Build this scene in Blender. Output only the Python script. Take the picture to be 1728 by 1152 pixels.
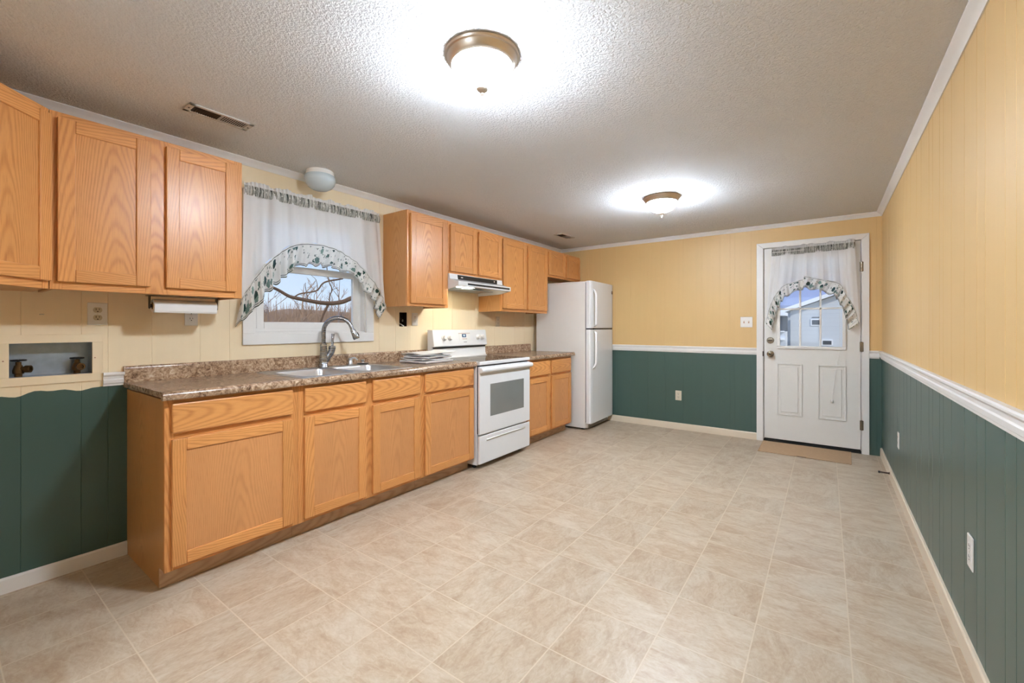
import bpy, bmesh, math, random
from mathutils import Vector, Matrix
R = random.Random(7)
PI = math.pi
S = bpy.context.scene
COL = S.collection
for o in list(bpy.data.objects):
    bpy.data.objects.remove(o)

# ------------------------------------------------------------------ camera, world, sun, exposure
W, L, H = 3.438, 5.294, 2.286          # room: left wall x=0, right wall x=W, back wall y=L, ceiling H
cd = bpy.data.cameras.new('camera')
cam = bpy.data.objects.new('camera', cd); COL.objects.link(cam)
cam.location = (3.018, 0.0, 1.2063)
cam.rotation_euler = (PI/2, 0, math.radians(36.06))
cd.sensor_width = 36.0
cd.lens = 728.46/1728*36.0
cd.shift_y = (552.07-576)/1728
cd.clip_start = 0.02
S.camera = cam
S.view_settings.view_transform = 'Standard'
S.view_settings.look = 'None'
S.view_settings.gamma = 1.0
S.view_settings.use_curve_mapping = False
S.view_settings.exposure = 0.0
S.cycles.use_denoising = True
S.cycles.max_bounces = 10
S.cycles.diffuse_bounces = 6
S.cycles.transparent_max_bounces = 16
S.cycles.sample_clamp_indirect = 6.0

LAMP_POWER = 430.0          # emission radiance of the lit glass domes
wd = bpy.data.worlds.new('sky'); S.world = wd; wd.use_nodes = True
nt_ = wd.node_tree; nt_.nodes.clear()
_o = nt_.nodes.new('ShaderNodeOutputWorld'); _b = nt_.nodes.new('ShaderNodeBackground')
_r = nt_.nodes.new('ShaderNodeValToRGB'); _t = nt_.nodes.new('ShaderNodeTexCoord'); _s = nt_.nodes.new('ShaderNodeSeparateXYZ')
nt_.links.new(_t.outputs['Generated'], _s.inputs[0]); nt_.links.new(_s.outputs['Z'], _r.inputs[0])
_r.color_ramp.elements[0].position = 0.0; _r.color_ramp.elements[0].color = (0.78, 0.86, 0.98, 1)
_r.color_ramp.elements[1].position = 0.35; _r.color_ramp.elements[1].color = (0.30, 0.52, 0.95, 1)
_e = _r.color_ramp.elements.new(0.07); _e.color = (0.62, 0.78, 0.98, 1)
nt_.links.new(_r.outputs[0], _b.inputs[0]); _b.inputs[1].default_value = 1.15
nt_.links.new(_b.outputs[0], _o.inputs[0])
sd = bpy.data.lights.new('sun', 'SUN'); sun = bpy.data.objects.new('sun', sd); COL.objects.link(sun)
sd.energy = 3.0; sd.angle = 0.01; sd.color = (1, 0.95, 0.86)
sun.rotation_euler = Vector((-0.62, 0.50, -0.62)).to_track_quat('-Z', 'Y').to_euler()

# added fill light, set in the unseen window opening behind the camera
ad = bpy.data.lights.new('rear_fill_light', 'AREA'); fill_lamp = bpy.data.objects.new('rear_fill_light', ad); COL.objects.link(fill_lamp)
ad.shape = 'RECTANGLE'; ad.size = 1.9; ad.size_y = 1.2; ad.energy = 5.0; ad.color = (0.84, 0.92, 1.0)
fill_lamp.location = (1.9, -2.97, 1.4); fill_lamp.rotation_euler = (PI/2, 0, 0)   # faces +y, into the room

# ------------------------------------------------------------------ node helpers and materials
def lin(c):
    return tuple(((v/255.0)/12.92 if v/255.0 <= 0.04045 else ((v/255.0+0.055)/1.055)**2.4) for v in c) + (1.0,)

class NT:
    def __init__(s, name):
        s.m = bpy.data.materials.new(name); s.m.use_nodes = True
        s.t = s.m.node_tree; s.t.nodes.clear()
        s.out = s.t.nodes.new('ShaderNodeOutputMaterial')
    def n(s, typ, _props=None, **ins):
        nd = s.t.nodes.new('ShaderNode' + typ)
        for k, v in (_props or {}).items(): setattr(nd, k, v)
        for k, v in ins.items():
            key = int(k[1:]) if k[0] == 'i' and k[1:].isdigit() else k.replace('_', ' ')
            s.set(nd.inputs[key], v)
        return nd
    def set(s, sock, v):
        if isinstance(v, bpy.types.NodeSocket): s.t.links.new(v, sock)
        elif isinstance(v, bpy.types.Node): s.t.links.new(v.outputs[0], sock)
        else: sock.default_value = v
    def math(s, op, a, b=0.0, c=0.0):
        nd = s.t.nodes.new('ShaderNodeMath'); nd.operation = op
        for i, v in enumerate((a, b, c)): s.set(nd.inputs[i], v)
        return nd.outputs[0]
    def ramp(s, fac, stops, interp='LINEAR'):
        nd = s.t.nodes.new('ShaderNodeValToRGB'); cr = nd.color_ramp; cr.interpolation = interp
        while len(cr.elements) < len(stops): cr.elements.new(0.5)
        for e, (p, c) in zip(cr.elements, stops):
            e.position = p; e.color = c if len(c) == 4 else tuple(c)+(1,)
        s.set(nd.inputs[0], fac); return nd.outputs[0]
    def mix(s, fac, a, b, mode='MIX'):
        nd = s.t.nodes.new('ShaderNodeMix'); nd.data_type = 'RGBA'; nd.blend_type = mode
        s.set(nd.inputs[0], fac); s.set(nd.inputs[6], a); s.set(nd.inputs[7], b)
        return nd.outputs[2]
    def vec(s, x, y, z):
        nd = s.t.nodes.new('ShaderNodeCombineXYZ')
        for i, v in enumerate((x, y, z)): s.set(nd.inputs[i], v)
        return nd.outputs[0]
    def noise(s, v, scale, detail=3.0, rough=0.5, dist=0.0):
        nd = s.n('TexNoise', None, Vector=v, Scale=scale, Detail=detail, Roughness=rough, Distortion=dist)
        return nd.outputs[0]
    def bump(s, h, strength=0.5, dist=0.01):
        return s.n('Bump', None, Strength=strength, Distance=dist, Height=h).outputs[0]
    def bsdf(s, **k):
        b = s.n('BsdfPrincipled', None, **k); s.t.links.new(b.outputs[0], s.out.inputs[0]); return b
    def obj(s): return s.n('TexCoord').outputs['Object']
    def uv(s): return s.n('TexCoord').outputs['UV']
    def xyz(s, v):
        nd = s.n('SeparateXYZ', None, i0=v); return nd.outputs[0], nd.outputs[1], nd.outputs[2]

def plain(name, rgb, rough=0.5, metal=0.0, spec=0.5, coat=0.0, wear=0.06, scale=9.0):
    k = NT(name)
    c = lin(rgb)
    n = k.noise(k.obj(), scale, 4)
    col = k.mix(n, tuple(v*(1-wear) for v in c[:3])+(1,), tuple(min(1, v*(1+wear)) for v in c[:3])+(1,))
    b = k.bsdf(Base_Color=col, Roughness=rough, Metallic=metal)
    b.inputs['Specular IOR Level'].default_value = spec
    b.inputs['Coat Weight'].default_value = coat
    return k.m

def brushed(name, rgb, rough=0.3, aniso_scale=(400, 8, 8)):
    k = NT(name)
    mp = k.n('Mapping', None, Vector=k.obj(), Scale=aniso_scale)
    n = k.noise(mp.outputs[0], 1.0, 3)
    r = k.math('MULTIPLY_ADD', n, 0.16, rough-0.08)
    k.bsdf(Base_Color=lin(rgb), Metallic=1.0, Roughness=r, Normal=k.bump(n, 0.03, 0.002))
    return k.m

def oak_mat(name, light, dark, tone=0.16, rough=0.33, con=0.55):
    k = NT(name)
    u, v, _ = k.xyz(k.uv())
    kk = k.math('FLOOR', k.math('ADD', k.math('DIVIDE', u, 10.0), 0.5))
    ul = k.math('SUBTRACT', u, k.math('MULTIPLY', kk, 10.0))
    wn = k.n('TexWhiteNoise', {'noise_dimensions': '1D'}, W=kk)
    w1 = wn.outputs[0]
    wc = k.n('SeparateColor', None, i0=wn.outputs[1])
    w2, w3 = wc.outputs[0], wc.outputs[1]
    slow = k.noise(k.vec(k.math('MULTIPLY', u, 7.0), k.math('MULTIPLY', v, 1.7), 0.0), 1.0, 2, 0.4)
    mid = k.noise(k.vec(k.math('MULTIPLY', u, 30.0), k.math('MULTIPLY', v, 5.0), 3.0), 1.0, 3, 0.5)
    # growth rings cut by a slightly tilted board: cathedral arches
    uu = k.math('ADD', ul, k.math('MULTIPLY_ADD', slow, 0.06, -0.03))
    dd = k.math('ADD', k.math('MULTIPLY_ADD', w2, 0.08, 0.10),
                k.math('MULTIPLY', k.math('ADD', v, k.math('MULTIPLY', slow, 0.5)), k.math('MULTIPLY_ADD', w3, 0.03, 0.035)))
    r = k.math('SQRT', k.math('ADD', k.math('MULTIPLY', uu, uu), k.math('MULTIPLY', dd, dd)))
    ph = k.math('ADD', k.math('MULTIPLY', r, 1150.0), k.math('MULTIPLY', mid, 3.2))
    ring = k.math('MULTIPLY_ADD', k.math('SINE', ph), 0.5, 0.5)
    ring = k.math('POWER', ring, 2.2)
    pore = k.noise(k.vec(k.math('MULTIPLY', u, 520.0), k.math('MULTIPLY', v, 13.0), 0.0), 1.0, 2, 0.6)
    porem = k.ramp(pore, [(0.52, (0, 0, 0)), (0.72, (1, 1, 1))])
    g = k.math('MULTIPLY', ring, k.math('MULTIPLY_ADD', mid, 0.9, 0.15))
    g = k.math('ADD', k.math('MULTIPLY', g, con), k.math('MULTIPLY', porem, 0.36))
    col = k.ramp(g, [(0.0, lin(light)), (0.45, lin(tuple((a*0.55+b*0.45) for a, b in zip(light, dark)))), (1.0, lin(dark))])
    t = k.math('MULTIPLY_ADD', w1, tone, 1.0-tone*0.62)
    t = k.math('MULTIPLY', t, k.math('MULTIPLY_ADD', slow, 0.22, 0.89))
    col = k.mix(1.0, col, k.vec(t, t, t), 'MULTIPLY')
    k.bsdf(Base_Color=col, Roughness=rough, Normal=k.bump(g, 0.08, 0.001))
    return k.m

def counter_mat():
    k = NT('laminate_granite')
    o = k.obj()
    a = k.noise(o, 23.0, 8, 0.64, 2.0)
    b = k.noise(o, 110.0, 5, 0.6, 0.4)
    c = k.noise(o, 7.0, 3, 0.5, 0.6)
    f = k.math('ADD', k.math('MULTIPLY', a, 0.62), k.math('ADD', k.math('MULTIPLY', b, 0.30), k.math('MULTIPLY', c, 0.12)))
    col = k.ramp(f, [(0.36, lin((62, 44, 34))), (0.43, lin((108, 82, 62))), (0.50, lin((150, 122, 97))),
                     (0.57, lin((180, 153, 127))), (0.66, lin((206, 187, 163)))])
    k.bsdf(Base_Color=col, Roughness=0.22, Normal=k.bump(b, 0.03, 0.001))
    return k.m

def paint_mat(name, rgb, rough=0.45, streak=0.06):
    k = NT(name)
    o = k.obj()
    mp = k.n('Mapping', None, Vector=o, Scale=(34, 34, 1.2))
    n = k.noise(mp.outputs[0], 1.0, 3)
    n2 = k.noise(o, 3.0, 3)
    f = k.math('MULTIPLY_ADD', n, streak, k.math('MULTIPLY_ADD', n2, 0.07, 1.0-streak*0.5-0.035))
    col = k.mix(1.0, lin(rgb), k.vec(f, f, f), 'MULTIPLY')
    k.bsdf(Base_Color=col, Roughness=rough, Normal=k.bump(k.noise(o, 160, 3), 0.06, 0.001))
    return k.m

def ceiling_mat():
    k = NT('popcorn_ceiling')
    o = k.obj()
    n = k.noise(o, 85.0, 4, 0.62)
    vo = k.n('TexVoronoi', None, Vector=o, Scale=120.0).outputs[0]
    h = k.math('ADD', k.ramp(n, [(0.42, (0, 0, 0)), (0.66, (1, 1, 1))]), k.math('MULTIPLY', k.math('SUBTRACT', 0.6, vo), 0.5))
    m = k.noise(o, 2.3, 3)
    col = k.mix(m, lin((244, 247, 250)), lin((249, 251, 253)))
    k.bsdf(Base_Color=col, Roughness=0.85, Normal=k.bump(h, 0.7, 0.008))
    return k.m

def floor_mat():
    k = NT('vinyl_tile')
    x, y, z = k.xyz(k.obj())
    T = 0.3055
    gx = k.math('DIVIDE', k.math('SUBTRACT', x, 1.2585-0.3055*8), T); gy = k.math('DIVIDE', k.math('SUBTRACT', y, 1.0875-0.3055*16), T)
    ix, iy = k.math('FLOOR', gx), k.math('FLOOR', gy)
    fx, fy = k.math('FRACT', gx), k.math('FRACT', gy)
    ex = k.math('MINIMUM', fx, k.math('SUBTRACT', 1.0, fx)); ey = k.math('MINIMUM', fy, k.math('SUBTRACT', 1.0, fy))
    e = k.math('MULTIPLY', k.math('MINIMUM', ex, ey), T)
    wn = k.n('TexWhiteNoise', {'noise_dimensions': '2D'}, Vector=k.vec(ix, iy, 0.0))
    w = wn.outputs[0]
    sc = k.n('SeparateColor', None, i0=wn.outputs[1])
    # each tile samples its own piece of stone, turned a quarter turn at random
    sw = k.math('GREATER_THAN', sc.outputs[0], 0.5)
    px = k.math('ADD', k.math('MULTIPLY', sw, fx), k.math('MULTIPLY', k.math('SUBTRACT', 1.0, sw), fy))
    py = k.math('ADD', k.math('MULTIPLY', sw, fy), k.math('MULTIPLY', k.math('SUBTRACT', 1.0, sw), fx))
    v = k.vec(k.math('MULTIPLY_ADD', ix, 7.3, px), k.math('MULTIPLY', k.math('MULTIPLY_ADD', iy, 5.1, py), 1.9), k.math('MULTIPLY', w, 9.0))
    n1 = k.noise(v, 1.7, 6, 0.62, 0.9)
    n2 = k.noise(v, 7.0, 5, 0.6, 1.4)
    n3 = k.noise(k.obj(), 60.0, 4, 0.6)
    f = k.math('ADD', k.math('MULTIPLY', n1, 0.55), k.math('ADD', k.math('MULTIPLY', n2, 0.33), k.math('MULTIPLY', n3, 0.12)))
    col = k.ramp(f, [(0.32, lin((162, 136, 109))), (0.45, lin((179, 159, 136))), (0.54, lin((190, 174, 153))), (0.68, lin((203, 191, 174)))])
    t = k.math('MULTIPLY_ADD', w, 0.10, 0.93)
    col = k.mix(1.0, col, k.vec(t, t, t), 'MULTIPLY')
    gm = k.ramp(e, [(0.0010, (1, 1, 1)), (0.0026, (0, 0, 0))])
    col = k.mix(gm, col, lin((205, 190, 168)))
    h = k.math('ADD', k.math('MULTIPLY', gm, -0.8), k.math('ADD', k.math('MULTIPLY', n2, 0.35), k.math('MULTIPLY', n3, 0.55)))
    k.bsdf(Base_Color=col, Roughness=k.math('MULTIPLY_ADD', n3, 0.18, 0.26), Normal=k.bump(h, 0.28, 0.002))
    return k.m

def glass_mat(name, tint=(1, 1, 1, 1), fac=0.06):
    k = NT(name)
    tr = k.n('BsdfTransparent', None, Color=tint)
    gl = k.n('BsdfGlossy', None, Roughness=0.02)
    lw = k.n('LayerWeight', None, Blend=0.25)
    f = k.math('MULTIPLY_ADD', lw.outputs[1], 0.5, fac*0.4)
    mx = k.n('MixShader', None, Fac=f, i1=tr.outputs[0], i2=gl.outputs[0])
    k.t.links.new(mx.outputs[0], k.out.inputs[0]); return k.m

def fabric_mat(name, base, transp, print_=None):
    k = NT(name)
    u, v, _ = k.xyz(k.uv())
    col = base
    if print_ == 'ivy':
        vo = k.n('TexVoronoi', {'feature': 'F1'}, Vector=k.uv(), Scale=21.0)
        d = vo.outputs['Distance']; rc = k.n('SeparateColor', None, i0=vo.outputs['Color'])
        wob = k.noise(k.uv(), 110.0, 2)
        leaf = k.math('LESS_THAN', k.math('ADD', d, k.math('MULTIPLY_ADD', wob, 0.5, -0.25)), k.math('MULTIPLY_ADD', rc.outputs[0], 0.50, 0.06))
        green = k.ramp(rc.outputs[1], [(0.0, lin((28, 52, 46))), (0.55, lin((70, 100, 92))), (1.0, lin((140, 165, 155)))])
        vo2 = k.n('TexVoronoi', {'feature': 'F1'}, Vector=k.uv(), Scale=43.0)
        rc2 = k.n('SeparateColor', None, i0=vo2.outputs['Color'])
        leaf2 = k.math('LESS_THAN', k.math('ADD', vo2.outputs['Distance'], k.math('MULTIPLY_ADD', wob, 0.4, -0.2)), k.math('MULTIPLY_ADD', rc2.outputs[0], 0.44, -0.04))
        leaf = k.math('MAXIMUM', leaf, k.math('MULTIPLY', leaf2, 0.75))
        inr = k.math('MULTIPLY', k.math('GREATER_THAN', v, 0.018), k.math('LESS_THAN', v, 0.118))
        col = k.mix(k.math('MULTIPLY', leaf, inr), base, green)
        def line(c, hw):
            return k.math('LESS_THAN', k.math('ABSOLUTE', k.math('SUBTRACT', v, c)), hw)
        ln = k.math('MAXIMUM', line(0.004, 0.0022), k.math('MAXIMUM', line(0.013, 0.0015), line(0.126, 0.0016)))
        col = k.mix(ln, col, lin((38, 52, 48)))
    if print_ == 'band':
        st = k.noise(k.vec(k.math('MULTIPLY', u, 130.0), k.math('MULTIPLY', v, 5.0), 0.0), 1.0, 3, 0.7)
        vo = k.n('TexVoronoi', None, Vector=k.uv(), Scale=70.0).outputs[0]
        m = k.ramp(k.math('SUBTRACT', st, k.math('MULTIPLY', vo, 0.06)), [(0.40, (0, 0, 0)), (0.55, (1, 1, 1))])
        col = k.mix(m, base, lin((48, 58, 52)))
    weave = k.noise(k.vec(k.math('MULTIPLY', u, 900.0), k.math('MULTIPLY', v, 900.0), 0.0), 1.0, 1)
    df = k.n('BsdfDiffuse', None, Color=col, Normal=k.bump(weave, 0.1, 0.0006))
    tl = k.n('BsdfTranslucent', None, Color=col)
    tp = k.n('BsdfTransparent')
    m1 = k.n('MixShader', None, Fac=0.22, i1=df.outputs[0], i2=tl.outputs[0])
    m2 = k.n('MixShader', None, Fac=transp, i1=m1.outputs[0], i2=tp.outputs[0])
    k.t.links.new(m2.outputs[0], k.out.inputs[0]); return k.m

def emit_mat(name, rgb, strength):
    k = NT(name)
    e = k.n('Emission', None, Color=rgb, Strength=strength)
    gl = k.n('BsdfGlossy', None, Roughness=0.15)
    mx = k.n('MixShader', None, Fac=0.04, i1=e.outputs[0], i2=gl.outputs[0])
    k.t.links.new(mx.outputs[0], k.out.inputs[0]); return k.m

def dome_mat(name, rgb, strength):
    # ribbed glass over bulbs: brightest below the bulbs, dimmer towards the metal rim
    k = NT(name)
    x, y, z = k.xyz(k.obj())
    f = k.ramp(k.math('MULTIPLY', z, -8.0), [(0.34, (.14, .14, .14)), (0.62, (.50, .50, .50)), (0.90, (1, 1, 1))])
    e = k.n('Emission', None, Color=rgb, Strength=k.math('MULTIPLY', f, strength))
    gl = k.n('BsdfGlossy', None, Roughness=0.15)
    mx = k.n('MixShader', None, Fac=0.04, i1=e.outputs[0], i2=gl.outputs[0])
    k.t.links.new(mx.outputs[0], k.out.inputs[0]); return k.m

M = {}
M['oak'] = oak_mat('honey_oak', (222, 158, 94), (166, 97, 45))
M['veneer'] = oak_mat('oak_veneer_panel', (210, 150, 96), (164, 104, 58), 0.10, 0.36, 0.36)
M['oakside'] = oak_mat('oak_side_veneer', (202, 148, 92), (168, 112, 62), 0.05)
M['toe'] = oak_mat('raw_toe_board', (196, 162, 128), (150, 112, 82), 0.12, 0.5)
M['counter'] = counter_mat()
M['yellow'] = paint_mat('yellow_paint', (214, 180, 124))
M['cream'] = paint_mat('cream_paint', (240, 221, 186))
M['green'] = paint_mat('dark_green_paint', (63, 87, 81), 0.32)
M['ceiling'] = ceiling_mat()
M['floor'] = floor_mat()
M['white'] = plain('white_trim_paint', (232, 230, 226), 0.35, wear=0.03)
M['offwhite'] = plain('offwhite_base_paint', (222, 208, 186), 0.4, wear=0.05)
M['doorwhite'] = plain('door_white_paint', (228, 226, 220), 0.4, wear=0.03)
M['enamel'] = plain('white_enamel', (238, 238, 237), 0.16, wear=0.015, coat=0.3)
M['fridgew'] = plain('fridge_textured_white', (232, 228, 222), 0.3, wear=0.02)
M['plastic'] = plain('white_plastic', (232, 229, 223), 0.3, wear=0.02)
M['beigeplastic'] = plain('beige_plastic', (214, 204, 184), 0.35, wear=0.02)
M['ivoryplastic'] = plain('ivory_receptacle', (196, 184, 158), 0.35, wear=0.04)
M['black'] = plain('black_plastic', (18, 18, 19), 0.3, wear=0.1)
M['dark'] = plain('dark_cavity', (16, 14, 12), 0.8, wear=0.2)
M['slot'] = plain('dark_slot', (36, 26, 20), 0.6, wear=0.1)
M['cooktop'] = plain('black_ceramic_glass', (20, 18, 16), 0.04, wear=0.1)
M['ovenglass'] = plain('oven_window_glass', (122, 124, 121), 0.06, wear=0.10, scale=6)
M['nickel'] = brushed('brushed_nickel', (226, 216, 204), 0.34)
M['steel'] = brushed('stainless_steel', (222, 225, 230), 0.33, (12, 300, 12))
M['faucet'] = brushed('satin_nickel_faucet', (152, 154, 158), 0.27, (10, 10, 300))
M['galv'] = plain('galvanised_metal', (160, 172, 184), 0.35, 0.55, wear=0.3, scale=22)
M['brass'] = plain('tarnished_brass', (92, 66, 34), 0.45, 0.7, wear=0.45, scale=60)
M['bronze'] = plain('dark_bronze', (60, 48, 38), 0.35, 0.6, wear=0.1)
M['knobmetal'] = plain('antique_nickel_knob', (138, 128, 114), 0.25, 0.95, wear=0.1)
M['vent'] = plain('vent_enamel', (196, 190, 182), 0.4, 0.0, wear=0.05)
M['ventdark'] = plain('vent_louvre', (104, 96, 88), 0.5, 0.2, wear=0.1)
M['paper'] = plain('paper_white', (232, 231, 228), 0.9, wear=0.02)
M['mat'] = plain('tan_door_mat', (178, 148, 116), 0.85, wear=0.12, scale=50)
M['sticker'] = plain('orange_brown_print', (176, 128, 100), 0.5)
M['blue'] = plain('blue_lcd', (40, 76, 120), 0.2, wear=0.05)
M['lcd'] = plain('pale_lcd', (210, 232, 240), 0.2, wear=0.02)
M['greyprint'] = plain('grey_print', (120, 120, 122), 0.5)
M['glass'] = glass_mat('window_glass')
M['frost'] = plain('frosted_glass', (196, 208, 212), 0.25, wear=0.04, coat=0.4)
M['sheer'] = fabric_mat('sheer_voile', (0.95, 0.95, 0.95, 1), 0.15)
M['ivy'] = fabric_mat('ivy_print_cotton', (0.86, 0.86, 0.83, 1), 0.06, 'ivy')
M['band'] = fabric_mat('ivy_print_header', (0.80, 0.80, 0.76, 1), 0.05, 'band')
M['dome'] = dome_mat('lit_glass_dome', (0.79, 0.885, 1.0, 1), LAMP_POWER)
M['hoodlamp'] = emit_mat('hood_lamp_lens', (1.0, 0.93, 0.74, 1), 60.0)

# ------------------------------------------------------------------ mesh helpers
class MB:
    def __init__(s): s.v = []; s.f = []; s.m = []; s.uv = []
    def face(s, idx, m=0, uv=None):
        s.f.append(tuple(idx)); s.m.append(m); s.uv.append(uv or [(s.v[i][0], s.v[i][1]) for i in idx])
    def box(s, x0, x1, y0, y1, z0, z1, g='z', m=0):
        b = len(s.v); P = [(x, y, z) for x in (x0, x1) for y in (y0, y1) for z in (z0, z1)]
        s.v += P
        F = [((0, 1, 3, 2), 0), ((4, 6, 7, 5), 0), ((0, 4, 5, 1), 1), ((2, 3, 7, 6), 1), ((0, 2, 6, 4), 2), ((1, 5, 7, 3), 2)]
        gi = 'xyz'.index(g); c = ((x0+x1)/2, (y0+y1)/2, (z0+z1)/2)
        k = R.randint(1, 60)*10.0; off = R.uniform(-.03, .03); vo = R.uniform(-.6, .25)
        if sorted((x1-x0, y1-y0, z1-z0))[1] < .075: off = R.choice((-1, 1))*R.uniform(.05, .10)
        for idx, na in F:
            oth = [a for a in range(3) if a != na]
            if na == gi: ua, va, sv = oth[0], oth[1], 0.1
            else: va = gi; ua = [a for a in oth if a != gi][0]; sv = 1.0
            s.face([b+i for i in idx], m, [(k+off+P[i][ua]-c[ua], vo+sv*(P[i][va]-c[va]) + (0 if sv == 1 else 1)) for i in idx])
        return s
    def lathe(s, prof, c=(0, 0, 0), seg=32, axis='z', m=0, mod=None, cap=True, mats=None):
        b = len(s.v); n = len(prof)
        for j in range(seg):
            a = 2*PI*j/seg
            for i, (r, h) in enumerate(prof):
                rr = r*(mod(a, i) if mod else 1.0)
                p = (rr*math.cos(a), rr*math.sin(a), h)
                if axis == 'x': p = (p[2], p[0], p[1])
                elif axis == 'y': p = (p[1], p[2], p[0])
                s.v.append((p[0]+c[0], p[1]+c[1], p[2]+c[2]))
        for j in range(seg):
            j2 = (j+1) % seg
            for i in range(n-1):
                s.face((b+j*n+i, b+j2*n+i, b+j2*n+i+1, b+j*n+i+1), mats[i] if mats else m)
        if cap:
            if prof[0][0] > 1e-5: s.face([b+j*n for j in range(seg)][::-1], m)
            if prof[-1][0] > 1e-5: s.face([b+j*n+n-1 for j in range(seg)], m)
        return s
    def tube(s, path, rad, seg=10, m=0):
        b = len(s.v); path = [Vector(p) for p in path]; n = len(path)
        rads = rad if isinstance(rad, (list, tuple)) else [rad]*n
        up = None
        for i, p in enumerate(path):
            t = (path[min(i+1, n-1)]-path[max(i-1, 0)]).normalized()
            if up is None:
                up = Vector((0, 0, 1)) if abs(t.z) < 0.9 else Vector((1, 0, 0))
            a = t.cross(up).normalized(); up = a.cross(t).normalized()
            for j in range(seg):
                an = 2*PI*j/seg
                q = p + (a*math.cos(an)+up*math.sin(an))*rads[i]
                s.v.append(tuple(q))
        for i in range(n-1):
            for j in range(seg):
                j2 = (j+1) % seg
                s.face((b+i*seg+j, b+i*seg+j2, b+(i+1)*seg+j2, b+(i+1)*seg+j), m)
        s.face([b+j for j in range(seg)][::-1], m); s.face([b+(n-1)*seg+j for j in range(seg)], m)
        return s
    def prism(s, poly, a0, a1, axis='y', m=0, g=None):
        # poly: 2-D outline in the two other axes (in xyz order), extruded along axis
        b = len(s.v); n = len(poly)
        for a in (a0, a1):
            for p, q in poly:
                s.v.append({'y': (p, a, q), 'x': (a, p, q), 'z': (p, q, a)}[axis])
        k = R.randint(1, 60)*10.0; vo = R.uniform(-.6, .3); acc = 0
        for i in range(n):
            j = (i+1) % n; d = math.dist(poly[i], poly[j])
            s.face((b+i, b+j, b+n+j, b+n+i), m, [(k+acc, vo+a0), (k+acc+d, vo+a0), (k+acc+d, vo+a1), (k+acc, vo+a1)]); acc += d
        s.face([b+i for i in range(n)][::-1], m, [(k+p, vo+q) for p, q in poly][::-1])
        s.face([b+n+i for i in range(n)], m, [(k+p, vo+q) for p, q in poly])
        return s
    def grid(s, pts, uvs=None, m=0):
        # pts[i][j]
        b = len(s.v); n = len(pts); q = len(pts[0])
        for r in pts: s.v += [tuple(p) for p in r]
        for i in range(n-1):
            for j in range(q-1):
                idx = [(i, j), (i+1, j), (i+1, j+1), (i, j+1)]
                s.face([b+a*q+c for a, c in idx], m, [uvs[a][c] for a, c in idx] if uvs else None)
        return s
    def build(s, name, mats, parent=None, bevel=0, seg=2, smooth=False, angle=40, recalc=True):
        me = bpy.data.meshes.new(name)
        org = ORG.get(top(parent).name, (0, 0, 0)) if parent else (0, 0, 0)
        me.from_pydata([(p[0]-org[0], p[1]-org[1], p[2]-org[2]) for p in s.v], [], s.f)
        uvl = me.uv_layers.new(name='UVMap')
        li = 0
        for fi, p in enumerate(me.polygons):
            p.material_index = s.m[fi]
            for q in range(len(s.f[fi])): uvl.data[p.loop_start+q].uv = s.uv[fi][q]
        for mm in (mats if isinstance(mats, (list, tuple)) else [mats]):
            me.materials.append(M[mm] if isinstance(mm, str) else mm)
        if recalc:
            bm = bmesh.new(); bm.from_mesh(me); bmesh.ops.recalc_face_normals(bm, faces=bm.faces); bm.to_mesh(me); bm.free()
        if smooth:
            for p in me.polygons: p.use_smooth = True
            me.set_sharp_from_angle(angle=math.radians(angle))
        me.update()
        o = bpy.data.objects.new(name, me); COL.objects.link(o)
        if parent: o.parent = parent
        if bevel:
            b = o.modifiers.new('bevel', 'BEVEL'); b.width = bevel; b.segments = seg; b.limit_method = 'ANGLE'; b.angle_limit = math.radians(50)
            b.harden_normals = False
        return o

ORG = {}
def top(o):
    while o.parent: o = o.parent
    return o
def tag(o, label=None, cat=None, group=None, kind=None):
    if label: o['label'] = label
    if cat: o['category'] = cat
    if group: o['group'] = group
    if kind: o['kind'] = kind
    return o
def thing(name, loc, label=None, cat=None, group=None, kind=None, local=False, rotz=0):
    o = bpy.data.objects.new(name, None); COL.objects.link(o); o.location = loc; o.empty_display_size = 0.05
    o.rotation_euler = (0, 0, rotz)
    if not local: ORG[o.name] = tuple(loc)
    return tag(o, label, cat, group, kind)
def structure(name, mb, mats, **k):
    return tag(mb.build(name, mats, **k), kind='structure')
def copy_tree(o, parent=None):
    c = o.copy(); COL.objects.link(c); c.parent = parent
    for ch in o.children: copy_tree(ch, c)
    return c
def rnd_poly(x0, x1, y0, y1, r, n=5):
    pts = []
    for cx, cy, a0 in ((x1-r, y1-r, 0), (x0+r, y1-r, PI/2), (x0+r, y0+r, PI), (x1-r, y0+r, 1.5*PI)):
        for i in range(n+1):
            a = a0+PI/2*i/n; pts.append((cx+r*math.cos(a), cy+r*math.sin(a)))
    return pts

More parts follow.
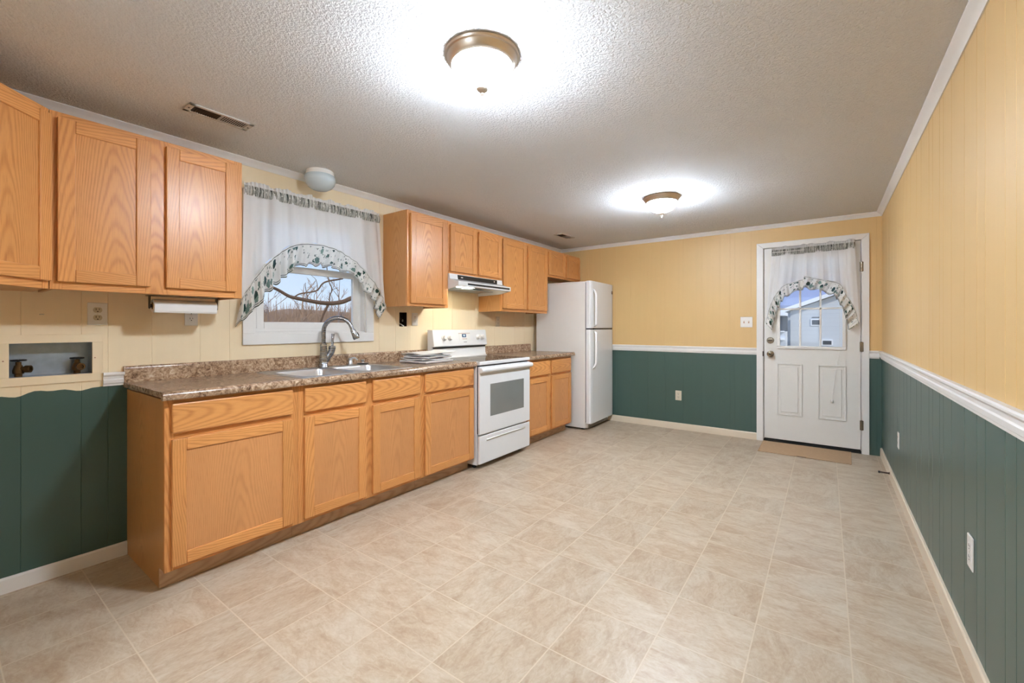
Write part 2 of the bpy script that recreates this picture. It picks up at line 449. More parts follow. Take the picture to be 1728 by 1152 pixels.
# ------------------------------------------------------------------ room shell
YB = -3.0                                       # the room runs on behind the camera
def wall_panel(mb, axis, pos, inward, s0, s1, grooves, openings, splits, gd=0.0018, gw=0.0032, z1=H):
    """paneling: flat boards with V grooves; splits(s) gives the height where the lower colour stops"""
    br = {s0, s1}
    for g in grooves: br |= {g-gw/2, g, g+gw/2}
    for a, b, _, _ in openings: br |= {a, b}
    extra = splits.get('extra', [])
    br |= set(extra)
    br = sorted(b for b in br if s0 <= b <= s1)
    gset = set(grooves)
    def pt(s, z):
        d = -gd if s in gset else 0.0
        q = pos + inward*d
        return (q, s, z) if axis == 'x' else (s, q, z)
    for a, b in zip(br[:-1], br[1:]):
        mid = (a+b)/2
        iv = [(0.0, z1)]
        for oa, ob, oz0, oz1 in openings:
            if oa < mid < ob:
                iv = [q for lo, hi in iv for q in ((lo, min(hi, oz0)), (max(lo, oz1), hi)) if q[1]-q[0] > 1e-6]
        za, zb = splits['f'](a), splits['f'](b)
        for lo, hi in iv:
            segs = []
            if hi <= min(za, zb): segs = [((lo, lo), (hi, hi), 0)]
            elif lo >= max(za, zb): segs = [((lo, lo), (hi, hi), 1)]
            else: segs = [((lo, lo), (za, zb), 0), ((za, zb), (hi, hi), 1)]
            for (la, lb), (ha, hb), m in segs:
                i = len(mb.v); mb.v += [pt(a, la), pt(b, lb), pt(b, hb), pt(a, ha)]
                mb.face((i, i+1, i+2, i+3) if (inward < 0) == (axis == 'x') else (i+3, i+2, i+1, i), m)

WIN = (1.285, 2.125, 1.165, 2.02)               # window opening on the left wall: y0, y1, z0, z1
BOX = (0.241, 0.517, 0.974, 1.131)              # washer supply box
JB = (2.472, 2.553, 1.214, 1.338)               # open electrical box
DOOR = (2.478, 3.288, 0.0, 2.045)               # door opening on the back wall: x0, x1, z0, z1

def left_split(y):
    if y > 0.555: return 0.905
    return 0.899 + 0.006*math.sin(y*23) + 0.004*math.sin(y*61+1) - 0.010*math.exp(-((y-0.26)/0.05)**2)
mb = MB()
wall_panel(mb, 'x', 0.0, 1, YB, L, [-2.2, -1.6, -1.0, -.5, 0.06, 0.277, 0.478, 0.578, 0.758, 0.984, 1.142, 2.26, 2.43, 2.592, 2.87, 3.13, 3.48, 3.81, 4.2, 4.4, 4.7, 5.0],
           [WIN, BOX, JB], {'f': left_split, 'extra': [0.02*i for i in range(-10, 28)]})
structure('wall_left', mb, ['green', 'cream'], recalc=False)
mb = MB()
wall_panel(mb, 'x', W, -1, YB, L, [-2.4, -2.0, -1.5, -1.0, -.6, -.2, 0.2, .45, .7, .95, 1.1, 1.25, 1.4, 1.55, 1.765, 1.857, 2.05, 2.149, 2.316, 2.521, 2.677, 2.754, 2.915, 3.008, 3.234, 3.383, 3.6, 3.75, 3.892, 4.1, 4.22, 4.45, 4.62, 4.85, 5.05],
           [], {'f': lambda s: 0.93}, gd=0.0026, gw=0.005)
structure('wall_right', mb, ['green', 'yellow'], recalc=False)
mb = MB()
wall_panel(mb, 'y', L, -1, 0.0, W, [0.434, 0.623, 0.83, 1.02, 1.24, 1.45, 1.66, 1.866, 2.053, 2.155, 2.203, 2.36, 3.40],
           [DOOR], {'f': lambda s: 0.93}, gd=0.0010, gw=0.003)
structure('wall_back', mb, ['green', 'yellow'], recalc=False)
# wall behind the camera, cream for bounce, with an added window for light
RW = (0.9, 2.9, 0.75, 2.05)
mb = MB()
wall_panel(mb, 'y', YB, 1, 0.0, W, [0.3, 0.6, 3.0], [RW], {'f': lambda s: 0.0})
structure('wall_front', mb, ['cream', 'cream'], recalc=False)
mb = MB(); mb.box(0.0, 1.32, -0.38, -0.285, 0, H)  # unseen corner wall, lengthened to keep rear light off the left end
structure('wall_stub', mb, ['cream'])
mb = MB(); mb.box(-0.1, W+0.1, YB-0.1, L+0.12, -0.06, 0.0)
structure('floor', mb, 'floor')
mb = MB(); mb.box(-0.12, W+0.12, YB-0.12, L+0.12, H, H+0.08)
structure('ceiling', mb, 'ceiling')
# outer skin of the walls so that no daylight leaks in around the openings
def skin(name, axis, pos, t, s0, s1, ops):
    mb = MB(); cuts = sorted({s0, s1} | {o[0] for o in ops} | {o[1] for o in ops})
    for a, b in zip(cuts[:-1], cuts[1:]):
        iv = [(-0.06, H+0.08)]
        for o in ops:
            if o[0] < (a+b)/2 < o[1]: iv = [q for lo, hi in iv for q in ((lo, min(hi, o[2])), (max(lo, o[3]), hi)) if q[1]-q[0] > 1e-6]
        for lo, hi in iv:
            p0, p1 = sorted((pos, pos+t))
            if axis == 'x': mb.box(p0, p1, a, b, lo, hi)
            else: mb.box(a, b, p0, p1, lo, hi)
    return structure(name, mb, 'white')
skin('trim_1', 'x', -0.10, -0.03, YB-0.12, L+0.12, [WIN])
skin('trim_2', 'x', W+0.05, 0.05, YB-0.12, L+0.12, [])
skin('trim_3', 'y', L+0.07, 0.05, -0.12, W+0.12, [DOOR])
skin('trim_4', 'y', YB-0.06, -0.05, -0.12, W+0.12, [RW])
# window added out of view to let light in from behind
t = thing('added_window', (1.9, YB, 1.4), kind='structure')
mb = MB()
for a, b, c, d in ((RW[0], RW[1], RW[2], RW[2]+.06), (RW[0], RW[1], RW[3]-.06, RW[3]), (RW[0], RW[0]+.06, RW[2], RW[3]), (RW[1]-.06, RW[1], RW[2], RW[3]), (1.87, 1.93, RW[2], RW[3])):
    mb.box(a, b, YB-0.06, YB+0.015, c, d)
mb.build('window_frame', 'white', t)
MB().box(RW[0]+.05, RW[1]-.05, YB-0.035, YB-0.03, RW[2]+.05, RW[3]-.05).build('pane', 'glass', t)

# --- mouldings
def rail_profile(sign=1, t=0.022, z0=0.912, z1=0.986):
    d = z1-z0
    return [(0, z0), (sign*t*.45, z0), (sign*t*.5, z0+d*.14), (sign*t*.72, z0+d*.20), (sign*t*.78, z0+d*.44), (sign*t*.62, z0+d*.52),
            (sign*t*.70, z0+d*.70), (sign*t, z0+d*.82), (sign*t, z1-.006), (sign*t*.85, z1), (0, z1)]
mb = MB(); mb.prism([(W+p, z) for p, z in rail_profile(-1)], YB, L, 'y'); structure('trim_5', mb, 'white', smooth=True, angle=25)
def yrail(x0, x1):
    mb = MB(); mb.prism([(L+p, z) for p, z in rail_profile(-1)], x0, x1, 'x'); return mb
structure('trim_6', yrail(0.0, 2.414), 'white', smooth=True, angle=25)
structure('trim_7', yrail(3.347, W-.018), 'white', smooth=True, angle=25)
mb = MB(); mb.prism(rail_profile(1, .024, .902, .972), 0.557, 0.640, 'y'); structure('trim_8', mb, 'white', smooth=True, angle=25)
mb = MB(); mb.prism([(0, 0), (.013, 0), (.013, .062), (.009, .070), (0, .070)], YB, 0.652, 'y'); structure('baseboard_left', mb, 'white')
mb = MB(); mb.prism([(W, 0), (W-.013, 0), (W-.013, .072), (W-.009, .08), (W, .08)], YB, L, 'y'); structure('baseboard_right', mb, 'offwhite')
mb = MB(); mb.prism([(L, 0), (L-.013, 0), (L-.013, .068), (L-.009, .076), (L, .076)], 0.0, 2.414, 'x'); structure('baseboard_back', mb, 'offwhite')
def crown(sign, base, ax, a0, a1, name):
    pr = [(0, H-.040), (.005, H-.040), (.010, H-.030), (.022, H-.018), (.034, H-.010), (.040, H-.004), (.040, H), (0, H)]
    mb = MB(); mb.prism([(base+sign*p, z) for p, z in pr], a0, a1, ax); structure(name, mb, 'white', smooth=True, angle=25)
crown(1, 0.0, 'y', YB, L, 'trim_9'); crown(-1, W, 'y', YB, L, 'trim_10'); crown(-1, L, 'x', 0.0, W, 'trim_11')

# ------------------------------------------------------------------ window_1 (over the sink)
t = thing('window_1', (0, 1.705, 1.165), kind='structure')
y0, y1, z0, z1 = WIN
mb = MB(); cw = 0.072
mb.box(0, .017, y0-cw, y1+cw, z0-cw, z0); mb.box(0, .017, y0-cw, y1+cw, z1, z1+cw)
mb.box(0, .017, y0-cw, y0, z0, z1); mb.box(0, .017, y1, y1+cw, z0, z1)
mb.build('casing', 'white', t, bevel=.003)
mb = MB()
mb.box(-.13, 0, y0, y0+.012, z0, z1); mb.box(-.13, 0, y1-.012, y1, z0, z1); mb.box(-.13, 0, y0, y1, z0, z0+.012); mb.box(-.13, 0, y0, y1, z1-.012, z1)
mb.build('jamb', 'white', t)
mb = MB(); f = .022
for a, b in ((y0+.012, y0+.012+f), (y1-.012-f, y1-.012)): mb.box(-.10, -.045, a, b, z0+.012, z1-.012)
mb.box(-.10, -.045, y0+.03, y1-.03, z0+.012, z0+.035); mb.box(-.10, -.045, y0+.03, y1-.03, z1-.035, z1-.012)
mb.build('sash_track', 'white', t, bevel=.003)
def sash(name, x, za, zb):
    mb = MB(); a, b = y0+.034, y1-.034; w = .048
    for q in ((a, a+w, za, zb), (b-w, b, za, zb), (a+w, b-w, za, za+w), (a+w, b-w, zb-w, zb)): mb.box(x, x+.028, *q)
    s = mb.build(name, 'white', t, bevel=.004)
    MB().box(x+.012, x+.016, a+w-.005, b-w+.005, za+w-.005, zb-w+.005).build('pane', 'glass', s)
sash('lower_sash', -.072, z0+.030, 1.640)
sash('upper_sash', -.100, 1.595, z1-.02)

# ------------------------------------------------------------------ door_1 (exterior door on the back wall) and the storm door beyond it
t = thing('door_1', (2.88, L, 0), kind='structure')
mb = MB()
x0, x1 = DOOR[0], DOOR[1]
c0, c1, ct = 2.414, 3.347, 2.098
def mitred(mb, pts, ya, yb):
    i = len(mb.v)
    for y in (ya, yb): mb.v += [(p[0], y, p[1]) for p in pts]
    n = len(pts)
    for a in range(n): b = (a+1) % n; mb.face((i+a, i+b, i+n+b, i+n+a))
    mb.face([i+a for a in range(n)]); mb.face([i+n+a for a in range(n)])
mitred(mb, [(c0, 0), (x0-.002, 0), (x0-.002, 2.042), (c0, ct)], L-.016, L)
mitred(mb, [(x1+.002, 0), (c1, 0), (c1, ct), (x1+.002, 2.042)], L-.016, L)
mitred(mb, [(c0, ct), (x0-.002, 2.0425), (x1+.002, 2.0425), (c1, ct)], L-.016, L)
mb.build('casing', 'white', t, bevel=.0025)
mb = MB(); mb.box(x0-.02, x0+.003, L, L+.12, 0, 2.05); mb.box(x1-.003, x1+.02, L, L+.12, 0, 2.05); mb.box(x0-.02, x1+.02, L, L+.12, 2.043, 2.07)
mb.build('jamb', 'white', t)
MB().box(x0, x1, L-.004, L+.12, 0, .024).build('threshold', 'dark', t)
gx0, gx1, gz0, gz1 = 2.620, 3.152, 1.010, 1.905
mb = MB(); ya, yb = L+.004, L+.046; lx0, lx1, lz0, lz1 = x0+.006, x1-.006, .036, 2.038
mb.box(lx0, gx0, ya, yb, lz0, lz1); mb.box(gx1, lx1, ya, yb, lz0, lz1); mb.box(gx0, gx1, ya, yb, lz0, gz0); mb.box(gx0, gx1, ya, yb, gz1, lz1)
leaf = mb.build('leaf', 'doorwhite', t)
def ring(mb, a, b, c, d, w, ya, yb):
    for q in ((a, b, c, c+w), (a, b, d-w, d), (a, a+w, c+w, d-w), (b-w, b, c+w, d-w)): mb.box(q[0], q[1], ya, yb, q[2], q[3])
for pa, pb in ((2.599, 2.821), (2.949, 3.174)):
    mb = MB(); ring(mb, pa, pb, .292, .830, .011, L-.006, L+.006); mb.box(pa+.036, pb-.036, L-.005, L+.006, .328, .794)
    mb.build('raised_panel', 'doorwhite', leaf, bevel=.0025)
mb = MB(); ring(mb, gx0-.022, gx1+.022, gz0-.026, gz1+.026, .030, L-.010, L+.012)
lite = mb.build('window_surround', 'white', leaf, bevel=.004)
mb = MB()
for i in (1, 2):
    xx = gx0+.012+(gx1-gx0-.024)*i/3; mb.box(xx-.009, xx+.009, L+.012, L+.024, gz0, gz1)
for z in (1.395, 1.655): mb.box(gx0, gx1, L+.012, L+.024, z-.009, z+.009)
mb.build('muntins', 'white', leaf, bevel=.003)
MB().box(gx0-.004, gx1+.004, L+.026, L+.030, gz0-.004, gz1+.004).build('pane', 'glass', leaf)
def knob(name, z, prof, lever=False):
    mb = MB(); mb.lathe(prof, (2.540, L+.004, z), 28, 'y')
    k = mb.build(name, 'knobmetal', t, smooth=True)
    return k
k1 = knob('knob', .926, [(0.034, 0), (0.033, -.008), (0.014, -.014), (0.013, -.032), (0.024, -.040), (0.029, -.052), (0.026, -.064), (0.012, -.068), (0.0, -.068)])
MB().lathe([(0.008, -.067), (0.008, -.0695), (0, -.0695)], (2.540, L+.004, .926), 16, 'y').build('keyhole', 'dark', k1)
k2 = knob('deadbolt', 1.068, [(0.034, 0), (0.034, -.008), (0.028, -.016), (0.0, -.017)])
MB().box(2.518, 2.562, L-.030, L-.012, 1.063, 1.073).build('thumb_turn', 'bronze', k2, bevel=.003)
MB().box(2.470, 2.480, L-.019, L+.004, .900, .952).build('strike_plate', 'bronze', t)
for z in (1.784, 1.02, .273):
    mb = MB(); mb.lathe([(0, -.048), (.008, -.048), (.008, .048), (0, .048)], (3.290, L-.012, z), 12)
    mb.box(3.276, 3.304, L-.0175, L-.010, z-.045, z+.045)
    mb.build('hinge', 'knobmetal', t, smooth=True)
t = thing('door_2', (2.88, L+.16, 0), kind='structure')
mb = MB(); ring(mb, 2.47, 3.296, 0.02, 2.06, .065, L+.13, L+.155); mb.box(2.47, 3.296, L+.13, L+.155, .02, .95)
mb.box(2.53, 3.24, L+.128, L+.15, 1.755, 1.785)
mb.box(2.535, 2.56, L+.13, L+.15, .95, 2.0); mb.box(3.16, 3.235, L+.13, L+.15, .95, 2.0)
mb.build('storm_frame', plain('storm_door_grey', (112, 118, 126), .4), t, bevel=.003)
MB().box(2.55, 3.17, L+.140, L+.143, .94, 2.0).build('storm_pane', 'glass', t)

# ------------------------------------------------------------------ oak cabinets
def oak_door(t, a, b, z0, z1, x, fw=.056, panel='oak', th=.019):
    """frame-and-panel door lying in the plane x..x+th, facing +x"""
    mb = MB()
    mb.box(x, x+th, a, a+fw, z0, z1, 'z'); mb.box(x, x+th, b-fw, b, z0, z1, 'z')
    mb.box(x, x+th-.0008, a+fw, b-fw, z0, z0+fw, 'y'); mb.box(x, x+th-.0008, a+fw, b-fw, z1-fw, z1, 'y')
    d = mb.build('door', 'oak', t, bevel=.0035)
    MB().box(x+.004, x+.0115, a+fw-.004, b-fw+.004, z0+fw-.004, z1-fw+.004, 'z').build('panel', panel, d)
    return d
def drawer_front(t, a, b, z0, z1, x, th=.019):
    return MB().box(x, x+th, a, b, z0, z1, 'y').build('drawer_front', 'oak', t, bevel=.006, seg=2)
def face_frame(t, x, th, a, b, z0, z1, stiles, rails, name='face_frame'):
    """stiles: list of (y0,y1); rails: (z0,z1)"""
    mb = MB()
    for p, q in stiles: mb.box(x, x+th, p, q, z0, z1, 'z')
    ss = sorted(stiles)
    for (p0, q0), (p1, q1) in zip(ss[:-1], ss[1:]):
        for r0, r1 in rails: mb.box(x, x+th-.0006, q0, p1, r0, r1, 'y')
    return mb.build(name, 'oak', t, bevel=.001, seg=1)
UD = .305
def upper(name, label, a, b, z0, z1, doors, dz, group=None, stiles=None):
    t = thing(name, (0, a, z0), label, 'cabinet', group)
    mb = MB(); x1 = UD-.019
    mb.box(.002, x1, a, a+.014, z0, z1, 'z'); mb.box(.002, x1, b-.014, b, z0, z1, 'z')
    mb.box(.002, x1, a+.014, b-.014, z0+.020, z0+.034, 'y'); mb.box(.002, x1, a+.014, b-.014, z1-.014, z1, 'y')
    mb.box(.002, .010, a+.014, b-.014, z0+.034, z1-.014, 'z')
    mb.build('case', 'oakside', t)
    st = [(a, a+.038), (b-.038, b)]
    if len(doors) > 1: st.insert(1, (doors[0][1]-.018, doors[1][0]+.018))
    face_frame(t, x1, .019, a, b, z0, z1, stiles or st, [(z0, z0+.042), (z1-.042, z1)])
    for p, q in doors: oak_door(t, p, q, dz[0], dz[1], UD+.001)
    return t
upper('wall_cabinet', 'two-door oak wall cabinet above the paper towel roll, left of the window', .331, 1.091, 1.372, 2.148, [(.353, .674), (.735, 1.058)], (1.406, 2.122))
upper('wall_cabinet', 'single-door oak wall cabinet between the window curtain and the range hood', 2.300, 2.760, 1.378, 2.152, [(2.325, 2.734)], (1.402, 2.128))
upper('wall_cabinet', 'short two-door oak wall cabinet directly above the range hood', 2.761, 3.534, 1.688, 2.150, [(2.779, 3.132), (3.167, 3.520)], (1.706, 2.124))
upper('wall_cabinet', 'tall two-door oak wall cabinet between the range hood and the refrigerator', 3.535, 4.440, 1.372, 2.150, [(3.553, 3.979), (4.014, 4.421)], (1.400, 2.122))
upper('wall_cabinet', 'small low two-door oak wall cabinet above the refrigerator', 4.441, 5.288, 1.815, 2.148, [(4.462, 4.856), (4.903, 5.270)], (1.840, 2.118))
# diagonal corner cabinet: its face runs at 45 degrees from the end of the left-wall run
dl = .305*math.sqrt(2)
t = thing('corner_wall_cabinet', (.305, .329, 1.372), 'diagonal oak corner wall cabinet at the far left edge, turned to face the room', 'cabinet', local=True, rotz=math.radians(45))
# local: x outward from the face, y towards the left-wall run (0 = joint), face spans y from -dl to 0
mb = MB()
s2 = math.sqrt(.5)
def loc2(wx, wy): dx, dy = wx-.305, wy-.329; return ((dx+dy)*s2, (dy-dx)*s2)
lc = [loc2(*p) for p in [(.305, .329), (.002, .329), (.002, -.281), (.61, -.281), (.61, .024)]]
mb.prism([(p[0]-.020, p[1]) for p in lc], 0.002, .774, 'z')
mb.build('case', 'oakside', t)
face_frame(t, -.019, .019, -dl, 0, 0, .776, [(-dl, -dl+.03), (-.03, 0)], [(0, .042), (.734, .776)])
oak_door(t, -dl+.012, -.008, .034, .752, .001)

# base cabinets
BX = .600
def base(name, label, a, b, doors, group=None, left_end=False, stiles=None, drz=(.722, .858), dz=(.112, .694), toe=True):
    t = thing(name, (0, a, 0), label, 'cabinet', group)
    mb = MB(); x1 = BX-.019
    mb.box(.002, x1, a+.001, a+.015, .095, .876, 'z'); mb.box(.002, x1, b-.015, b-.001, .095, .876, 'z')
    if left_end: mb.box(.002, .525, a+.001, a+.015, 0, .095, 'z')
    else: mb.box(.002, .519, a+.001, a+.015, 0, .095, 'z')
    mb.box(.002, .519, b-.015, b-.001, 0, .095, 'z')
    mb.box(.002, x1, a+.015, b-.015, .095, .11, 'y'); mb.box(.002, .010, a+.015, b-.015, .11, .876, 'z')
    mb.build('case', 'oakside', t)
    st = [(a, a+.034), (b-.034, b)]
    for (p0, q0), (p1, q1) in zip(doors[:-1], doors[1:]): st.append((q0-.014, p1+.014))
    face_frame(t, x1, .019, a, b, .092, .878, st, [(.092, .122), (.682, .732), (.842, .878)])
    for p, q in doors:
        drawer_front(t, p, q, drz[0], drz[1], BX+.001)
        oak_door(t, p, q, dz[0], dz[1], BX+.001, panel='veneer')
    MB().box(.520, .530, a, b, 0, .094, 'y').build('toe_board', 'toe', t)
    return t
base('base_cabinet', 'wide oak base cabinet at the near left end of the counter', .652, 1.262, [(.676, 1.226)], left_end=True)
base('sink_base_cabinet', 'two-door oak base cabinet under the sink with two drawer fronts', 1.263, 2.178, [(1.294, 1.700), (1.752, 2.158)])
base('base_cabinet', 'one-door oak base cabinet between the sink cabinet and the white stove', 2.179, 2.768, [(2.210, 2.752)], dz=(.105, .694))
base('base_cabinet', 'two-door oak base cabinet between the stove and the refrigerator', 3.540, 4.490, [(3.565, 3.985), (4.035, 4.465)], drz=(.705, .850), dz=(.112, .685))

# ------------------------------------------------------------------ countertops
def nose(x0, x1, z0=.878, z1=.915):
    return [(x0, z0+.012), (x1-.03, z0+.012), (x1-.03, z0), (x1-.004, z0), (x1, z0+.006), (x1, z1-.016), (x1-.003, z1-.008), (x1-.010, z1-.002), (x1-.018, z1+.001), (x1-.03, z1), (x0, z1)]
def splash(t, a, b):
    mb = MB(); mb.prism([(.001, .914), (.020, .914), (.020, .988), (.017, .996), (.012, 1.0), (.001, 1.0)], a, b, 'y')
    mb.build('backsplash', 'counter', t, smooth=True, angle=35)
SK = (1.285, 2.085, .075, .600)      # sink cut-out: y0, y1, x0, x1
t = thing('countertop', (0, .637, .878), 'long brown speckled laminate countertop with sink cut-out, left of the stove', 'countertop')
mb = MB()
mb.prism(nose(.001, .640), .637, SK[0], 'y'); mb.prism(nose(.001, .640), SK[1], 2.769, 'y'); mb.prism(nose(SK[3], .640), SK[0], SK[1], 'y')
mb.box(.001, SK[2], SK[0], SK[1], .890, .915)
mb.build('worktop', 'counter', t, smooth=True, angle=35)
splash(t, .637, 2.769)
t = thing('countertop', (0, 3.538, .878), 'short brown speckled laminate countertop between the stove and the refrigerator', 'countertop')
mb = MB(); mb.prism(nose(.001, .640), 3.538, 4.520, 'y'); mb.build('worktop', 'counter', t, smooth=True, angle=35)
splash(t, 3.538, 4.520)

# ------------------------------------------------------------------ sink
t = thing('sink', (.34, 1.685, .915), 'double-bowl stainless steel drop-in sink in the brown countertop', 'sink')
def loop(cx, cy, hx, hy, r, z, n=6):
    return [(x, y, z) for x, y in rnd_poly(cx-hx, cx+hx, cy-hy, cy+hy, r, n)]
bm = bmesh.new()
def addloop(pts): return [bm.verts.new((p[0]-.34, p[1]-1.685, p[2]-.915)) for p in pts]
def bridge(a, b):
    n = len(a)
    for i in range(n): bm.faces.new((a[i], a[(i+1) % n], b[(i+1) % n], b[i]))
o0 = addloop(loop(.338, 1.685, .283, .418, .035, .9152)); o1 = addloop(loop(.338, 1.685, .279, .414, .034, .9200))
bridge(o0, o1)
rings = []
for cy in (1.492, 1.878):
    prev = None; first = None
    for hx, hy, r, z in ((.205, .174, .05, .9200), (.200, .169, .05, .9165), (.197, .166, .05, .905), (.188, .158, .055, .770), (.170, .140, .06, .748), (.05, .05, .05, .744), (.042, .042, .042, .735)):
        lp = addloop(loop(.368, cy, hx, hy, r, z))
        if prev: bridge(prev, lp)
        else: first = lp
        prev = lp
    bm.faces.new(prev); rings.append(first)
bm.edges.ensure_lookup_table()
es = []
for lp in [o1]+rings:
    n = len(lp)
    for i in range(n):
        e = bm.edges.get((lp[i], lp[(i+1) % n])); es.append(e or bm.edges.new((lp[i], lp[(i+1) % n])))
bmesh.ops.triangle_fill(bm, use_beauty=True, use_dissolve=False, edges=es)
bmesh.ops.recalc_face_normals(bm, faces=bm.faces)
me = bpy.data.meshes.new('basin'); bm.to_mesh(me); bm.free()
for p in me.polygons: p.use_smooth = True
me.set_sharp_from_angle(angle=math.radians(35)); me.materials.append(M['steel'])
o = bpy.data.objects.new('basin', me); COL.objects.link(o); o.parent = t
for cy in (1.492, 1.878):
    mb = MB(); mb.lathe([(.040, 0), (.040, .004), (.030, .005), (.028, .001), (0, .001)], (.368, cy, .736), 24); mb.build('drain', 'steel', t, smooth=True)
for cy in (1.575, 1.795):
    mb = MB(); mb.lathe([(.016, 0), (.016, .003), (.010, .006), (0, .007)], (.100, cy, .920), 20); mb.build('hole_cap', 'steel', t, smooth=True)

# faucet: body, gooseneck swung to the right, pull-down spray head, side lever
t = thing('faucet', (.095, 1.712, .920), 'tall satin nickel pull-down gooseneck faucet at the back of the sink', 'faucet')
fx, fy, fz = .095, 1.712, .920
mb = MB(); mb.lathe([(.036, 0), (.036, .004), (.031, .010), (.0275, .05), (.0245, .11), (.0225, .150), (.0225, .166), (0, .166)], (fx, fy, fz), 32)
body = mb.build('body', 'faucet', t, smooth=True)
mb = MB(); mb.lathe([(.0232, 0), (.0240, .004), (.0232, .008)], (fx, fy, fz+.152), 28, cap=False); mb.build('collar', 'nickel', body, smooth=True)
dx, dy = math.cos(math.radians(42)), math.sin(math.radians(42)); rr = .100
path = [(fx, fy, fz+.16), (fx, fy, fz+.20), (fx, fy, fz+.245)]
for i in range(1, 17):
    a = PI - (PI-.32)*i/16
    q = rr+rr*math.cos(a)
    path.append((fx+dx*q, fy+dy*q, fz+.255+rr*math.sin(a)))
a = Vector(path[-1])-Vector(path[-2]); a.normalize()
path.append(tuple(Vector(path[-1])+a*.02))
mb = MB(); mb.tube(path, .0150, 18); mb.build('neck', 'faucet', t, smooth=True)
e = Vector(path[-1])
mb = MB(); mb.tube([e-a*.004, e, e+a*.012, e+a*.03, e+a*.062, e+a*.072], [.017, .0185, .0195, .021, .0235, .0205], 22)
hd = mb.build('spray_head', 'faucet', t, smooth=True)
pp = Vector((dx, dy, 0)).cross(a).cross(a) * -1
mb = MB(); mb.tube([e+a*.03+pp.normalized()*.018, e+a*.055+pp.normalized()*.021], .007, 10); mb.build('button', 'black', hd, smooth=True)
mb = MB(); mb.tube([(fx, fy+.010, fz+.035), (fx+.006, fy+.030, fz+.070), (fx+.010, fy+.052, fz+.105), (fx+.010, fy+.060, fz+.128)], [.020, .021, .0225, .0235], 18)
mb.lathe([(0, -.012), (.0235, -.010), (.0255, .0), (.0225, .016), (0, .020)], (fx+.010, fy+.060, fz+.135), 20)
h = mb.build('handle_mount', 'faucet', t, smooth=True)
mb = MB(); mb.tube([(fx+.012, fy+.060, fz+.145), (fx+.010, fy+.064, fz+.18), (fx+.004, fy+.070, fz+.215), (fx, fy+.074, fz+.238)], [.010, .0085, .0095, .0125], 14)
mb.build('lever', 'faucet', h, smooth=True)

t = thing('soap_dispenser', (.100, 1.925, .920), 'small chrome soap dispenser with bent spout on the sink deck', 'dispenser')
mb = MB(); mb.lathe([(.024, 0), (.024, .004), (.017, .008), (.015, .030), (.012, .036), (0, .036)], (.100, 1.925, .920), 22); mb.build('base', 'steel', t, smooth=True)
mb = MB(); mb.lathe([(.014, .036), (.014, .050), (.006, .056), (0, .056)], (.100, 1.925, .920), 18)
mb.tube([(.100, 1.925, .962), (.110, 1.935, .974), (.124, 1.950, .974), (.136, 1.964, .957)], [.008, .007, .006, .005], 12); mb.build('spout', 'steel', t, smooth=True)
t = thing('sink_stopper', (.098, 2.035, .920), 'black rubber sink stopper with metal knob at the right end of the sink deck', 'stopper')
mb = MB(); mb.lathe([(.032, 0), (.044, .003), (.046, .007), (.040, .010), (.018, .012), (0, .012)], (.098, 2.035, .9195), 28); mb.build('rubber_disc', 'black', t, smooth=True)
mb = MB(); mb.lathe([(.010, .012), (.008, .020), (.014, .026), (.015, .032), (.008, .036), (0, .036)], (.098, 2.035, .9195), 18); mb.build('knob', 'steel', t, smooth=True)

# papers: each booklet its own sheet-thin slab, loosely stacked
specs = [  # cx, cy, half x, half y, thickness, turn, colour, label
 (.300, 2.515, .150, .165, .014, 3, (206, 200, 204), 'grey folded newspaper at the bottom of the paper stack beside the stove'),
 (.292, 2.510, .142, .150, .010, -4, (222, 220, 224), 'white booklet second from the bottom of the paper stack beside the stove'),
 (.302, 2.530, .130, .155, .012, 7, (196, 190, 196), 'grey leaflet in the middle of the paper stack beside the stove'),
 (.285, 2.525, .132, .150, .008, -9, (168, 176, 192), 'bluish leaflet second from the top of the paper stack beside the stove'),
 (.280, 2.560, .138, .185, .007, -2, (234, 232, 230), 'white curled pages on top of the paper stack beside the stove')]
zz = .9155
for i, (cx, cy, hx, hy, th, tr, c, lab) in enumerate(specs):
    t = thing('booklet', (cx, cy, zz), lab, 'papers', 'papers stacked on the counter', local=True, rotz=math.radians(tr))
    mt = plain('paper_%d' % i, c, .6, wear=.10, scale=30)
    n = 14
    def wav(u, v): return .004*math.sin(3*u+i*2)*math.sin(2.2*v+i) * (1 if i else .3) + (.010*max(0, v-.55)**2*6 if i == 4 else 0)
    for kname, za, zb in (('cover', 0.0, th*.45), ('pages', th*.45+.0005, th)):
        mb = MB(); sh = .004 if kname == 'cover' else 0
        topg = [[(hx*(2*a/n-1)-sh, hy*(2*b/n-1)+sh, zb+wav(2*a/n-1, 2*b/n-1)+.004) for b in range(n+1)] for a in range(n+1)]
        botg = [[(p[0], p[1], p[2]-(zb-za)) for p in r] for r in topg]
        mb.grid(topg); mb.grid([r[::-1] for r in botg])
        for ed in ((topg[0], botg[0]), (topg[-1][::-1], botg[-1][::-1]), ([r[0] for r in topg][::-1], [r[0] for r in botg][::-1]), ([r[-1] for r in topg], [r[-1] for r in botg])):
            mb.grid([ed[0], ed[1]])
        mb.build(kname, mt if kname == 'cover' else 'paper', t, recalc=True)
    zz += th+.0055

